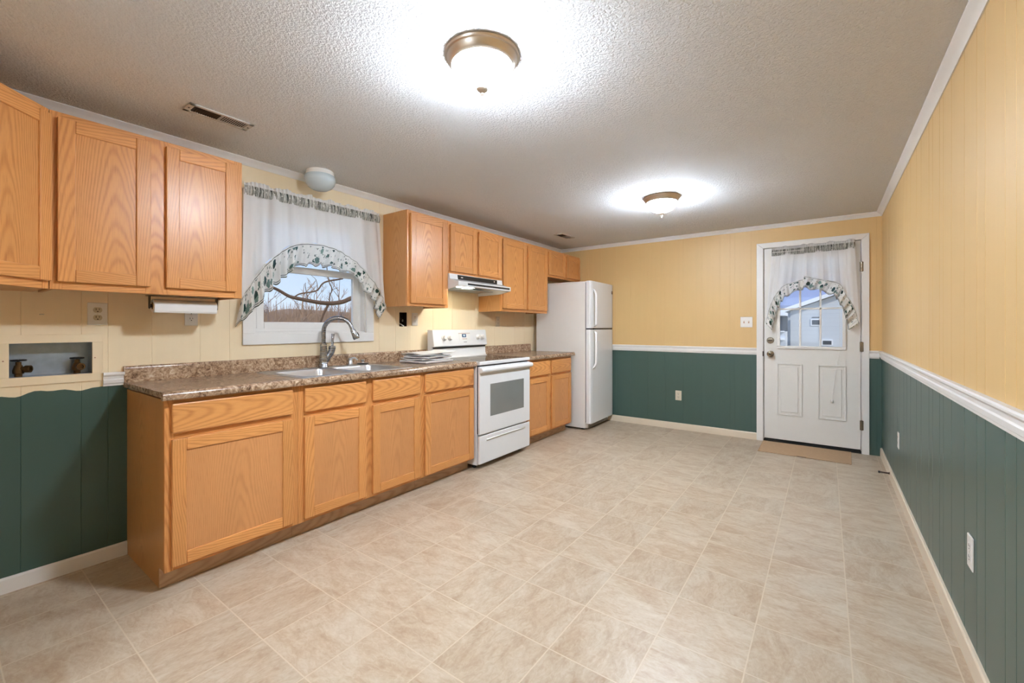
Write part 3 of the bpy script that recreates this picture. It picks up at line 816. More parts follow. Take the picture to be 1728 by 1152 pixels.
# ------------------------------------------------------------------ stove
SY0, SY1 = 2.7725, 3.534
t = thing('stove', (.33, (SY0+SY1)/2, 0), 'white freestanding electric stove with a glass window in its oven door', 'stove')
mb = MB(); mb.box(.030, .625, SY0+.003, SY1-.003, .035, .885); mb.build('body', 'enamel', t, bevel=.004)
mb = MB()
for yy in (SY0+.05, SY1-.05):
    for xx in (.09, .56): MB().lathe([(.018, 0), (.018, .036)], (xx, yy, 0), 12).build('levelling_foot', 'black', t)
mb = MB(); mb.box(.60, .640, SY0+.012, SY1-.012, .300, .880); mb.build('front_gap', 'black', t)
mb = MB(); mb.box(.030, .664, SY0, SY1, .884, .915)
ck = mb.build('cooktop', 'enamel', t, bevel=.007, seg=3)
mb = MB(); mb.box(.112, .628, SY0+.026, SY1-.026, .9145, .9165); mb.build('glass_surface', 'cooktop', ck, bevel=.001)
ringm = plain('burner_print', (70, 68, 66), .12)
for xx, yy, r in ((.24, SY0+.20, .09), (.24, SY1-.20, .07), (.48, SY0+.20, .075), (.48, SY1-.20, .105)):
    mb = MB(); mb.lathe([(r, 0), (r, .0004), (r-.004, .0004), (r-.004, 0)], (xx, yy, .9165), 48, cap=False); mb.build('burner_ring', ringm, ck)
# oven door
mb = MB(); mb.box(.640, .664, SY0+.002, SY1-.002, .296, .872); od = mb.build('oven_door', 'enamel', t, bevel=.006, seg=3)
mb = MB(); mb.box(.655, .6652, 2.914, 3.424, .438, .716); mb.build('oven_window', 'ovenglass', od)
mb = MB()
mb.prism([(.662, .815), (.690, .823), (.700, .835), (.700, .850), (.690, .862), (.662, .868)], SY0-.006, SY1+.006, 'y')
mb.build('handle', 'enamel', od, bevel=.004, smooth=True)
# drawer with its pressed pull
mb = MB(); mb.box(.640, .662, SY0+.002, SY1-.002, .048, .284); dr = mb.build('drawer', 'enamel', t, bevel=.006, seg=3)
mb = MB(); mb.prism([(.660, .232), (.668, .238), (.673, .246), (.660, .252)], SY0+.09, SY1-.09, 'y'); mb.build('pull', 'enamel', dr, bevel=.002, smooth=True)
# backguard
mb = MB()
mb.prism([(.030, .900), (.030, 1.182), (.092, 1.182), (.098, 1.176), (.118, 1.030), (.112, 1.022), (.090, 1.022), (.090, .900)], SY0-.002, SY1+.002, 'y')
bg = mb.build('backguard', 'enamel', t, bevel=.004, seg=2)
mb = MB(); mb.prism([(.088, .9155), (.128, .9155), (.112, .930), (.106, .955), (.104, 1.006), (.088, 1.006)], SY0+.012, SY1-.012, 'y'); mb.build('lower_guard', 'enamel', bg, smooth=True, angle=30)
mb = MB(); mb.box(.088, .110, SY0+.010, SY1-.020, 1.006, 1.022); mb.build('vent_gap', 'black', bg)
sl = (.118-.098)/(1.030-1.176)           # slope of the control panel
def px(z): return .098+(z-1.176)*sl
tilt = math.atan2(.020, .146)
def on_panel(name, y, z, prof, mat, parent):
    # parent is a direct child of the stove, vertices already tilted with the panel
    mb = MB(); mb.lathe(prof, (0, 0, 0), 28, 'x')
    c, s_ = math.cos(tilt), math.sin(tilt)
    mb.v = [(px(z)+p[0]*c - p[2]*s_, y+p[1], z+p[0]*s_+p[2]*c) for p in mb.v]
    return mb.build(name, mat, parent, smooth=True)
for yy in (2.905, 2.985, 3.395, 3.462):
    on_panel('knob', yy, 1.105, [(.027, 0), (.027, .006), (.022, .010), (.020, .026), (.017, .030), (0, .031)], 'plastic', bg)
def panel_quad(name, ya, yb, za, zb, th, mat):
    mb = MB(); mb.v = []
    for d in (-.002, th):
        for yy, z in ((ya, za), (yb, za), (yb, zb), (ya, zb)): mb.v.append((px(z)+d, yy, z))
    for f in ((0, 1, 2, 3), (4, 5, 6, 7), (0, 1, 5, 4), (1, 2, 6, 5), (2, 3, 7, 6), (3, 0, 4, 7)): mb.face(f)
    return mb.build(name, mat, bg)
panel_quad('clock_label', 3.118, 3.282, 1.076, 1.150, .0012, 'paper')
panel_quad('clock_display', 3.160, 3.216, 1.108, 1.140, .0028, 'blue')
panel_quad('display_screen', 3.173, 3.203, 1.116, 1.134, .0034, 'lcd')
panel_quad('print_line', 3.112, 3.276, 1.1445, 1.1485, .0020, 'sticker')
panel_quad('print_line', 3.160, 3.228, 1.090, 1.094, .0020, 'sticker')
panel_quad('brand_mark', 3.178, 3.222, 1.058, 1.063, .0010, 'greyprint')

# ------------------------------------------------------------------ range hood
t = thing('range_hood', (.2, (2.764+3.531)/2, 1.55), 'white under-cabinet range hood with lit lamp above the stove', 'range hood')
HY0, HY1 = 2.763, 3.532
# canopy: straight front band under the cabinet, then a slope out to the lip
mb = MB()
outl = [(.004, 1.686), (.318, 1.686), (.326, 1.640), (.392, 1.618), (.430, 1.612), (.430, 1.572), (.424, 1.568), (.398, 1.568), (.388, 1.590), (.30, 1.606), (.02, 1.566), (.004, 1.566)]
mb.prism(outl, HY0+.010, HY1-.010, 'y'); mb.build('canopy', 'enamel', t)
mb = MB()
for yy in (HY0, HY1-.010):
    mb = MB(); mb.prism([(.004, 1.686), (.318, 1.686), (.326, 1.640), (.392, 1.618), (.430, 1.612), (.430, 1.570), (.30, 1.545), (.004, 1.535)], yy, yy+.010, 'y')
    mb.build('end_panel', 'enamel', t)
MB().box(.316, .3265, 2.868, 3.440, 1.640, 1.680).build('control_strip', 'black', t, bevel=.001)
for q_ in ((2.905, 2.93, 1.655, 1.664), (3.385, 3.40, 1.655, 1.668)): MB().box(.326, .330, *q_).build('switch', 'plastic', t)
MB().box(.428, .4315, 2.885, 3.512, 1.583, 1.600).build('lip_strip', 'black', t)
mb = MB(); mb.box(.05, .27, 2.98, 3.45, 1.562, 1.568); mb.build('filter', 'galv', t)
mb = MB(); mb.box(.325, .392, 2.84, 3.02, 1.566, 1.592); mb.build('lamp_lens', 'hoodlamp', t, bevel=.006)

# ------------------------------------------------------------------ refrigerator (standing a little out of square)
t = thing('refrigerator', (.40, 4.93, 0), 'white top-freezer refrigerator in the far left corner', 'refrigerator', local=True, rotz=math.radians(1.4))
FW = .695; fy0, fy1 = -FW/2, FW/2
mb = MB(); mb.box(-.345, .325, fy0, fy1, .02, 1.735); mb.build('cabinet_body', 'fridgew', t, bevel=.008, seg=3)
mb = MB(); mb.box(.318, .336, fy0+.012, fy1-.012, .09, 1.74); mb.build('gasket', 'greyprint', t)
mb = MB(); mb.box(-.22, .345, fy0+.01, fy1-.01, 1.733, 1.748); mb.build('top_cover', 'fridgew', t, bevel=.004)
def fdoor(name, z0, z1):
    mb = MB()
    pr = [(.336, fy0), (.336, fy1), (.378, fy1), (.392, fy1-.012), (.397, fy1-.05), (.398, 0), (.397, fy0+.05), (.392, fy0+.012), (.378, fy0)]
    mb.prism(pr, z0, z1, 'z'); return mb.build(name, 'enamel', t, bevel=.006, seg=2)
fd = fdoor('freezer_door', 1.196, 1.752); rd = fdoor('fridge_door', .078, 1.180)
def fhandle(parent, z0, z1, curve_top):
    n = 16; yc = fy0+.085; mb = MB(); rows = []
    def prof(s):       # stand-off along the handle: one end sweeps back into the door
        e = min(1, s/.18); f = min(1, (1-s)/.04) if (1-s) < .04 else 1
        return (.004+.042*math.sin(e*PI/2)**.8)*f+.001
    for i in range(n*2+1):
        s = i/(n*2); z = (z1+(z0-z1)*s) if curve_top else (z0+(z1-z0)*s)
        q = prof(s); w = .017; sh = (1-min(1, s/.2))**2*-.022
        rows.append([(.396, yc-w+sh, z), (.396+q, yc-w*.6+sh, z), (.396+q+.004, yc+sh, z), (.396+q, yc+w*.6+sh, z), (.396, yc+w+sh, z)] if False else
                    [(.394+max(0, q-.020), yc-w+sh, z), (.394+q, yc-w*.7+sh, z), (.394+q+.004, yc+sh, z), (.394+q, yc+w*.7+sh, z), (.394+max(0, q-.020), yc+w+sh, z), (.394+max(0, q-.020), yc-w+sh, z)])
    mb.grid(rows); mb.face(list(range(5))); mb.face([len(mb.v)-6+i for i in range(5)])
    mb.build('handle', 'enamel', parent, smooth=True, angle=50)
fhandle(fd, 1.215, 1.660, True); fhandle(rd, .720, 1.165, False)
mb = MB(); mb.box(.388, .3985, fy1-.062, fy1-.022, 1.630, 1.668)
bd = mb.build('badge', 'bronze', fd, bevel=.002)
mb = MB(); mb.box(.398, .3990, fy1-.058, fy1-.026, 1.652, 1.656); mb.box(.398, .3990, fy1-.058, fy1-.026, 1.641, 1.644); mb.build('badge_print', 'sticker', fd)
mb = MB(); mb.box(.300, .352, fy0+.02, fy1-.06, .022, .072); gr = mb.build('kick_grille', 'vent', t, bevel=.004)
mb = MB()
for z in (.034, .048, .062): mb.box(.351, .3535, fy0+.05, fy1-.09, z-.003, z+.003)
mb.build('grille_slots', 'slot', gr)
mb = MB(); mb.box(.33, .40, fy0+.02, fy0+.055, 1.181, 1.195); mb.box(.33, .395, fy0+.10, fy1-.03, 1.182, 1.194); mb.build('hinge_strip', 'black', t)
mb = MB()
for xx in (-.28, .27):
    for yy in (fy0+.06, fy1-.06): MB().lathe([(.02, 0), (.02, .022)], (xx, yy, 0), 12).build('roller', 'black', t)

# ------------------------------------------------------------------ ceiling lamps, vents
def dome_lamp(x, y, label):
    t = thing('ceiling_lamp', (x, y, H), label, 'ceiling lamp', 'lit ceiling lamps')
    mb = MB()
    mb.lathe([(.146, 0), (.148, -.006), (.145, -.013), (.139, -.016), (.136, -.022), (.131, -.036), (.126, -.043), (.121, -.046), (.117, -.044), (.117, -.030), (.02, -.022)], (x, y, H), 72, cap=False)
    mb.build('metal_ring', 'nickel', t, smooth=True, angle=30)
    prof = [(.1185, -.040)] + [(.1185*math.cos(a)**.9 if a < 1.5 else .004, -.040-.086*math.sin(a)) for a in [i*PI/2/14 for i in range(1, 15)]]
    mb = MB(); mb.lathe(prof, (x, y, H), 216, cap=False, mod=lambda a, i: 1+.012*math.cos(a*54)*min(1, i/2))
    mb.build('glass_dome', 'dome', t, smooth=True, angle=80)
    mb = MB(); mb.lathe([(.014, -.122), (.0225, -.129), (.0245, -.134), (.021, -.140), (.010, -.145), (.006, -.149), (.0085, -.154), (.006, -.159), (.0022, -.162), (.0032, -.166), (0, -.169)], (x, y, H), 24)
    mb.build('finial', 'nickel', t, smooth=True)
    return t
dome_lamp(1.912, 1.318, 'large-looking lit dome ceiling lamp with nickel ring in the foreground')
dome_lamp(1.912, 3.633, 'smaller-looking lit dome ceiling lamp farther back towards the door')
dome_lamp(1.912, -1.15, 'added dome ceiling lamp behind the camera, unseen fill light')  # unseen extra lamp, added to raise the ambient light
t = thing('ceiling_lamp', (.175, 1.640, H), 'unlit frosted white glass ceiling lamp above the window curtain', 'ceiling lamp')
mb = MB(); mb.lathe([(.088, 0), (.090, -.006), (.092, -.034), (.086, -.040), (.05, -.040)], (.175, 1.640, H), 48, cap=False); mb.build('base_ring', 'plastic', t, smooth=True, angle=35)
mb = MB(); mb.lathe([(.094, -.030), (.101, -.046), (.101, -.062), (.094, -.086), (.078, -.108), (.052, -.124), (.024, -.130), (0, -.131)], (.175, 1.640, H), 48, cap=False); mb.build('glass_bowl', 'frost', t, smooth=True)

def ceiling_vent(cx, cy, lx, ly, label, half):
    t = thing('ceiling_vent', (cx, cy, H), label, 'vent')
    mb = MB(); hx, hy = lx/2, ly/2; bx, by = .018, .026
    z0, z1 = H-.007, H-.0005
    mb.box(cx-hx, cx+hx, cy-hy, cy-hy+by, z0, z1); mb.box(cx-hx, cx+hx, cy+hy-by, cy+hy, z0, z1)
    mb.box(cx-hx, cx-hx+bx, cy-hy, cy+hy, z0, z1); mb.box(cx+hx-bx, cx+hx, cy-hy, cy+hy, z0, z1)
    mb.box(cx-hx+bx, cx+hx-bx, cy-.004, cy+.004, z0, z1)
    mb.build('frame', 'vent', t, bevel=.002)
    MB().box(cx-hx+.01, cx+hx-.01, cy-hy+.01, cy+hy-.01, H-.0018, H-.0006).build('duct_shade_sheet', 'dark', t)  # flat dark sheet standing in for the shaded duct
    for sgn, a0, a1, nm, mt in ((-1, cy-hy+by, cy-.004, 'louvres', 'slot'), (1, cy+.004, cy+hy-by, 'louvres', 'vent')):  # first half coloured dark to stand for the shaded gaps between louvres
        mb = MB(); n = half
        for i in range(n):
            yy = a0+(i+.5)*(a1-a0)/n
            d = .0042*sgn
            j = len(mb.v)
            for xx in (cx-hx+bx, cx+hx-bx):
                mb.v += [(xx, yy-d-.0005, z0+.0005), (xx, yy-d+.0009, z0+.0005), (xx, yy+d+.0009, z1-.001), (xx, yy+d-.0005, z1-.001)]
            for f in ((0, 1, 5, 4), (1, 2, 6, 5), (2, 3, 7, 6), (3, 0, 4, 7), (0, 1, 2, 3), (4, 5, 6, 7)): mb.face([j+q for q in f])
        mb.build(nm, mt, t)
    for yy in (cy-hy+.012, cy+hy-.012): MB().lathe([(.004, -.0085), (.004, -.006)], (cx, yy, H), 10).build('screw', 'slot', t)
ceiling_vent(.502, .908, .105, .290, 'long ceiling vent with shade-darkened louvres above the left wall cabinets', 12)
ceiling_vent(.515, 4.490, .120, .300, 'small-looking ceiling vent near the far left corner above the refrigerator', 12)

# ------------------------------------------------------------------ outlets and switch (local: +x out of the wall)
def outlet(loc, rotz, label, plate='plastic', face='plastic', w=.070, h=.115, group=None):
    t = thing('wall_outlet', loc, label, 'outlet', group, local=True, rotz=rotz)
    mb = MB(); mb.box(0, .006, -w/2, w/2, -h/2, h/2); mb.build('cover_plate', plate, t, bevel=.003)
    for z in (.0195, -.0195):
        pts = []
        for i in range(24):
            a = 2*PI*i/24; pts.append((.0172*math.cos(a), z+max(-.0135, min(.0135, .0172*math.sin(a)))))
        mb = MB(); mb.prism(pts, .004, .0072, 'x'); rc = mb.build('receptacle', face, t, smooth=True, angle=40)
        mb = MB(); mb.box(.0070, .0076, -.0075, -.0050, z-.001, z+.0085); mb.box(.0070, .0076, .0050, .0072, z+.000, z+.0080)
        mb.lathe([(.0028, 0), (.0028, .0006)], (.0070, 0, z-.0075), 12, 'x'); mb.build('slots', 'slot', rc)
    mb = MB(); mb.lathe([(.0032, 0), (.0030, .0012), (0, .0014)], (.006, 0, 0), 12, 'x'); mb.build('screw', 'nickel', t)
    return t
outlet((0, .5375, 1.275), 0, 'white wall outlet with tan receptacles above the washer supply box', face='ivoryplastic', w=.076, h=.114)
outlet((0, .940, 1.274), 0, 'white wall outlet partly hidden behind the paper towel roll', w=.066)
outlet((0, 2.644, 1.279), 0, 'white wall outlet beside the open electrical box, left of the range hood')
outlet((0, 3.866, 1.271), 0, 'pale wall outlet under the tall cabinet beside the refrigerator', plate='beigeplastic', face='beigeplastic')
outlet((1.603, L, .400), -PI/2, 'beige wall outlet low on the green back wall', plate='beigeplastic', face='beigeplastic')
outlet((W, 4.123, .398), PI, 'white wall outlet on the right green wall, the far one near the door corner')
outlet((W, 2.212, .403), PI, 'white wall outlet on the right green wall, the near one', h=.118)
t = thing('light_switch', (2.316, L, 1.263), 'white double toggle light switch plate beside the door', 'switch', local=True, rotz=-PI/2)
mb = MB(); mb.box(0, .006, -.058, .058, -.057, .057); mb.build('cover_plate', 'plastic', t, bevel=.003)
for y in (-.023, .023):
    mb = MB(); mb.box(.005, .0068, y-.0055, y+.0055, -.012, .012); tg = mb.build('toggle_slot', 'sticker', t)
    mb = MB(); mb.box(.005, .0150, y-.0035, y+.0035, .001, .010); mb.build('toggle', 'beigeplastic', tg, bevel=.001)
# open electrical box
t = thing('electrical_box', (-.03, (JB[0]+JB[1])/2, 1.276), 'open dark electrical box with loose wires in the wall right of the window', 'electrical box')
mb = MB()
a, b, c, d = JB
e_ = .0015
mb.box(-.060, -.057, a-e_, b+e_, c-e_, d+e_); mb.box(-.060, -.0005, a-e_, a, c-e_, d+e_); mb.box(-.060, -.0005, b, b+e_, c-e_, d+e_); mb.box(-.060, -.0005, a, b, c-e_, c); mb.box(-.060, -.0005, a, b, d, d+e_)
mb.build('box', 'bronze', t)
for k_, (pts, mt) in enumerate((([(-.055, 2.50, 1.30), (-.03, 2.505, 1.285), (-.012, 2.515, 1.268), (-.010, 2.520, 1.262)], 'black'), ([(-.055, 2.53, 1.31), (-.028, 2.528, 1.290), (-.010, 2.520, 1.270)], 'slot'),
                  ([(-.05, 2.49, 1.245), (-.02, 2.498, 1.236), (-.006, 2.514, 1.222), (-.004, 2.523, 1.2165)], 'plastic'))):
    mb = MB(); mb.tube(pts, .0035 if k_ < 2 else .005, 8); mb.build('wire', mt, t, smooth=True)
mb = MB(); mb.lathe([(.004, 0), (.006, .004), (.004, .016), (0, .017)], (-.014, 2.519, 1.258), 10); mb.build('wire_nut', 'plastic', t, smooth=True)

# ------------------------------------------------------------------ washer supply box with its valves
a, b, c, d = BOX
t = thing('washer_supply_box', (0, (a+b)/2, (c+d)/2), 'recessed metal washing machine supply box framed by cream boards', 'supply box')
mb = MB(); q = .09; e_ = .002
mb.box(-q, -q+.002, a-e_, b+e_, c-e_, d+e_); mb.box(-q, -.001, a-e_, a, c-e_, d+e_); mb.box(-q, -.001, b, b+e_, c-e_, d+e_); mb.box(-q, -.001, a, b, c-e_, c); mb.box(-q, -.001, a, b, d, d+e_)
mb.build('metal_box', 'galv', t)
mb = MB(); bw = .040
for r_ in ((a-bw, b+bw, d, d+bw), (a-bw, b+bw, c-bw, c), (a-bw, a, c, d), (b, b+bw, c, d)): mb.box(.0005, .007, *r_)
mb.build('frame_boards', 'cream', t, bevel=.0015)
for yy, zz_ in ((a-.018, 1.052), (b+.010, 1.052)): MB().lathe([(.003, 0), (.003, .0012), (0, .0014)], (.007, yy, zz_), 10, 'x').build('nail', 'sticker', t)
for yy, ang, lab in ((.274, 55, 'tarnished brass water valve at the left in the supply box'), (.470, 10, 'tarnished brass water valve at the right in the supply box')):
    t = thing('water_valve', (-.045, yy, c), lab, 'valve', 'washer water valves', local=True, rotz=math.radians(ang))
    mb = MB(); mb.lathe([(.013, 0), (.013, .012), (.019, .016), (.020, .030), (.016, .044), (.014, .052), (.010, .056), (.010, .070), (0, .070)], (0, 0, 0), 20); mb.build('body', 'brass', t, smooth=True)
    mb = MB(); mb.lathe([(.012, .008), (.012, .024), (.017, .026), (.017, .044), (.011, .044), (.011, .034), (0, .034)], (0, 0, .036), 20, 'x'); mb.build('hose_thread', 'brass', t, smooth=True)
    mb = MB(); mb.tube([(0, 0, .066), (0, 0, .078)], .005, 8)
    mb.lathe([(.026, .074), (.028, .077), (.026, .081), (.019, .081), (.019, .075)], (0, 0, 0), 28)
    for k_ in range(3):
        an = k_*PI/3; mb.tube([(-.022*math.cos(an), -.022*math.sin(an), .078), (.022*math.cos(an), .022*math.sin(an), .078)], .003, 6)
    mb.build('handwheel', 'black', t, smooth=True)

t = thing('wall_nail', (0, .342, 1.268), 'small pale bent nail in the cream wall left of the upper outlet', 'nail')
mb = MB(); mb.tube([(-.002, .350, 1.268), (.010, .347, 1.268), (.014, .335, 1.267)], .0026, 8); mb.build('shank', 'beigeplastic', t, smooth=True)

# ------------------------------------------------------------------ paper towel holder under the left wall cabinet
t = thing('paper_towel_holder', (.19, .85, 1.372), 'dark metal paper towel holder screwed under the left wall cabinet', 'holder')
mb = MB(); mb.box(.165, .215, .690, 1.012, 1.3685, 1.3718); mb.build('mounting_bar', 'bronze', t)
for yy, q in ((.700, 1), (1.004, -1)):
    mb = MB(); mb.prism([(.176, 1.370), (.206, 1.370), (.203, 1.310), (.198, 1.303), (.184, 1.303), (.179, 1.310)], yy-.002, yy+.002, 'y')
    mb.lathe([(.009, -.006), (.009, .006)], (.191, yy+q*.004, 1.318), 14, 'y'); mb.build('arm', 'bronze', t)
t = thing('paper_towel_roll', (.191, .854, 1.318), 'nearly used white paper towel roll hanging under the left wall cabinet', 'paper towel roll')
mb = MB(); mb.lathe([(.019, -.142), (.034, -.142), (.035, -.139), (.035, .139), (.034, .142), (.019, .142)], (.191, .854, 1.318), 40, 'y', cap=False); mb.build('paper', 'paper', t, smooth=True)
mb = MB(); mb.lathe([(.019, -.142), (.019, .142), (.0175, .142), (.0175, -.142), (.019, -.142)], (.191, .854, 1.318), 28, 'y', cap=False); mb.build('core', 'mat', t, smooth=True)
mb = MB(); mb.prism([(.2245, 1.325), (.2262, 1.325), (.2262, 1.292), (.2222, 1.283), (.2208, 1.284), (.2245, 1.292)], .854-.141, .854+.141, 'y'); mb.build('loose_sheet', 'paper', t)

# ------------------------------------------------------------------ curtains
def resample(pts, n):
    d = [0]
    for p, q in zip(pts[:-1], pts[1:]): d.append(d[-1]+math.dist(p, q))
    out = []; j = 0
    for i in range(n):
        s = d[-1]*i/(n-1)
        while j < len(d)-2 and d[j+1] < s: j += 1
        f = (s-d[j])/max(1e-9, d[j+1]-d[j]); out.append(tuple(a+(b-a)*f for a, b in zip(pts[j], pts[j+1])))
    return out, d[-1]
def smooth_pts(pts, it=2):
    for _ in range(it):
        q = [pts[0]]
        for a, b in zip(pts[:-1], pts[1:]): q += [tuple(.75*x+.25*y for x, y in zip(a, b)), tuple(.25*x+.75*y for x, y in zip(a, b))]
        pts = q+[pts[-1]]
    return pts
def swag(t, to3, s0, s1, zrod, topc, botc, seed, depth=.03, sheer_name='sheer_panel', bulge=None, band=(.030, .032)):
    """to3(s, z, d): s along the wall, z up, d distance out from the wall; topc/botc: upper and lower edge of the ruffle, (s, z)"""
    rr = random.Random(seed)
    ph = [rr.uniform(0, 6.28) for _ in range(8)]
    N, K = 150, 34
    def fold(s, v):
        w = s-s0
        a = math.sin(w*40+ph[0]+1.8*math.sin(w*9+ph[1]))
        return (.014*(abs(a)**.6*(1 if a > 0 else -1)) + .004*math.sin(w*97+ph[2])+.006*math.sin(w*21+ph[3]))*(.5+.5*v)
    tc, _ = resample(smooth_pts(topc), N)
    zr0, zr1 = zrod
    cols, uvs = [], []
    for i in range(N):
        f = i/(N-1)
        sc, zc = tc[i]
        fs = min(1, max(0, (sc-topc[0][0])/(topc[-1][0]-topc[0][0])))
        sr = s0+(s1-s0)*fs; zt = zr0+(zr1-zr0)*fs
        c, u = [], []
        for j in range(K+1):
            v = j/K; s = sr+(sc-sr)*v; z = zt+(zc-zt)*v
            c.append(to3(s, z, depth+fold(sr, v))); u.append((sr, z))
        cols.append(c); uvs.append(u)
    mb = MB(); mb.grid(cols, uvs); mb.build(sheer_name, 'sheer', t, smooth=True, angle=180, recalc=False)
    # ruffle
    N2 = 320
    tc, ln = resample(smooth_pts(topc), N2); bc, _ = resample(smooth_pts(botc), N2)
    cols, uvs = [], []
    for i in range(N2):
        f = i/(N2-1); c, u = [], []
        w = f*ln
        full = math.hypot(tc[i][0]-bc[i][0], tc[i][1]-bc[i][1])
        for j in range(13):
            v = j/12
            d = depth+.010+.010*v + (.021*math.sin(w*74+ph[4]+2.0*math.sin(w*13+ph[5]))+.005*math.sin(w*170+ph[6]))*(.25+.75*v)
            k_ = (.012*math.sin(w*60+ph[7]+2*math.sin(w*17)))*v*v
            s = tc[i][0]+(bc[i][0]-tc[i][0])*v; z = tc[i][1]+(bc[i][1]-tc[i][1])*v+k_
            c.append(to3(s, z, d)); u.append((w*1.5, .135*(1-v)))
        cols.append(c); uvs.append(u)
    mb = MB(); mb.grid(cols, uvs); mb.build('ruffle', 'ivy', t, smooth=True, angle=180, recalc=False)
    # gathered header: printed rod pocket and the white frill above it
    N3 = 420; cols, uvs, cols2, uvs2 = [], [], [], []
    for i in range(N3):
        f = i/(N3-1); s = s0+(s1-s0)*f; zz_ = zr0+(zr1-zr0)*f
        g = .0032*math.sin(f*N3*.62+ph[0])+.0025*math.sin(f*N3*.27+ph[1])
        c, u = [], []
        for j in range(5):
            v = j/4; z = zz_-band[1]+(band[0]+band[1])*v
            c.append(to3(s, z, depth+.009*math.sin(v*PI)+g+.004)); u.append((s*1.6, v*.06))
        cols.append(c); uvs.append(u)
        hh = .026+.007*math.sin(s*38+ph[2])+.004*math.sin(s*83+ph[3])
        c, u = [], []
        for j in range(4):
            v = j/3; c.append(to3(s, zz_+band[0]+hh*v, depth+.004+g*(1+v)-.003*v)); u.append((s, v))
        cols2.append(c); uvs2.append(u)
    mb = MB(); mb.grid(cols, uvs); mb.build('rod_pocket', 'band', t, smooth=True, angle=180, recalc=False)
    mb = MB(); mb.grid(cols2, uvs2); mb.build('frill', 'sheer', t, smooth=True, angle=180, recalc=False)

t = thing('window_curtain', (.05, 1.71, 2.08), 'sheer white swag curtain with ivy print ruffle over the kitchen window', 'curtain')
swag(t, lambda s, z, d: (d, s, z), 1.203, 2.228, (2.078, 2.092),
     [(1.188, 1.372), (1.193, 1.404), (1.313, 1.604), (1.436, 1.729), (1.53, 1.788), (1.631, 1.806), (1.748, 1.812), (1.862, 1.791), (1.925, 1.759), (2.011, 1.722), (2.122, 1.625), (2.236, 1.51), (2.292, 1.365)],
     [(1.156, 1.216), (1.248, 1.296), (1.346, 1.446), (1.457, 1.552), (1.53, 1.625), (1.656, 1.650), (1.734, 1.648), (1.891, 1.634), (1.996, 1.600), (2.089, 1.490), (2.150, 1.415), (2.180, 1.340), (2.214, 1.262)], 3, depth=.048)
mb = MB(); mb.tube([(.006, 1.200, 2.085), (.040, 1.200, 2.085), (.052, 1.206, 2.085), (.052, 2.224, 2.093), (.040, 2.230, 2.093), (.006, 2.230, 2.093)], .0055, 10); mb.build('rod', 'white', t, smooth=True)

t = thing('door_curtain', (2.89, L-.03, 1.96), 'small sheer white swag curtain with ivy print ruffle on the door window', 'curtain')
to3 = lambda s, z, d: (s, L-d, z)
swag(t, to3, 2.840, 3.238, (1.984, 1.990),
     [(2.838, 1.728), (2.952, 1.690), (3.088, 1.656), (3.142, 1.622), (3.164, 1.535), (3.210, 1.460), (3.250, 1.362), (3.272, 1.245)],
     [(2.800, 1.603), (2.913, 1.585), (3.024, 1.541), (3.088, 1.510), (3.105, 1.470), (3.140, 1.400), (3.165, 1.325), (3.192, 1.170)], 5, depth=.038, sheer_name='sheer_panel')
swag(t, to3, 2.556, 2.852, (1.982, 1.984),
     [(2.497, 1.250), (2.524, 1.387), (2.573, 1.528), (2.628, 1.605), (2.668, 1.652), (2.752, 1.672), (2.842, 1.700)],
     [(2.560, 1.165), (2.578, 1.275), (2.600, 1.375), (2.637, 1.455), (2.672, 1.520), (2.728, 1.545), (2.830, 1.595)], 9, depth=.030, sheer_name='sheer_panel')
mb = MB(); mb.tube([(2.556, L-.006, 1.986), (2.556, L-.030, 1.986), (2.562, L-.040, 1.986), (3.232, L-.044, 1.990), (3.238, L-.034, 1.990), (3.238, L-.006, 1.990)], .005, 10); mb.build('rod', 'white', t, smooth=True)

t = thing('blind_cord', (3.125, L-.02, 1.0), 'thin white pull cord with tassel hanging down the door', 'cord')
mb = MB(); mb.tube([(3.124, L-.012, 1.90), (3.124, L-.013, 1.4), (3.124, L-.014, 1.0), (3.090, L-.012, .76), (3.066, L-.012, .50)], .0016, 6); mb.build('string', 'white', t, smooth=True)
mb = MB(); mb.lathe([(.003, .02), (.009, .012), (.011, -.004), (.008, -.014), (0, -.016)], (3.064, L-.014, .478), 14); mb.build('tassel', 'white', t, smooth=True)

# ------------------------------------------------------------------ floor things
t = thing('door_mat', (2.84, 5.05, 0), 'flat tan mat on the floor in front of the white door', 'mat')
mb = MB(); mb.prism([(2.476, 4.815), (3.198, 4.815), (3.212, 5.285), (2.474, 5.285)], .0008, .006, 'z'); mb.build('mat_body', 'mat', t, bevel=.0015)
mb = MB(); mb.prism([(2.80, 4.808), (2.86, 4.808), (2.87, 4.822), (2.79, 4.822)], .0062, .0072, 'z'); mb.build('dark_tab', 'slot', t)
t = thing('door_stop', (W-.013, 4.546, .045), 'dark spring door stop on the right baseboard near the door', 'door stop')
mb = MB()
pts = [(W-.016-.055*i/120, 4.546+.006*math.cos(i*.9), .045+.006*math.sin(i*.9)) for i in range(121)]
mb.tube(pts, .0014, 5); mb.build('spring', 'bronze', t, smooth=True)
mb = MB(); mb.lathe([(.009, 0), (.009, -.012), (0, -.013)], (W-.071, 4.546, .045), 12, 'x'); mb.build('rubber_tip', 'black', t, smooth=True)
mb = MB(); mb.lathe([(.011, .0), (.009, -.004), (0, -.005)], (W-.0131, 4.546, .045), 12, 'x'); mb.build('mount', 'bronze', t, smooth=True)

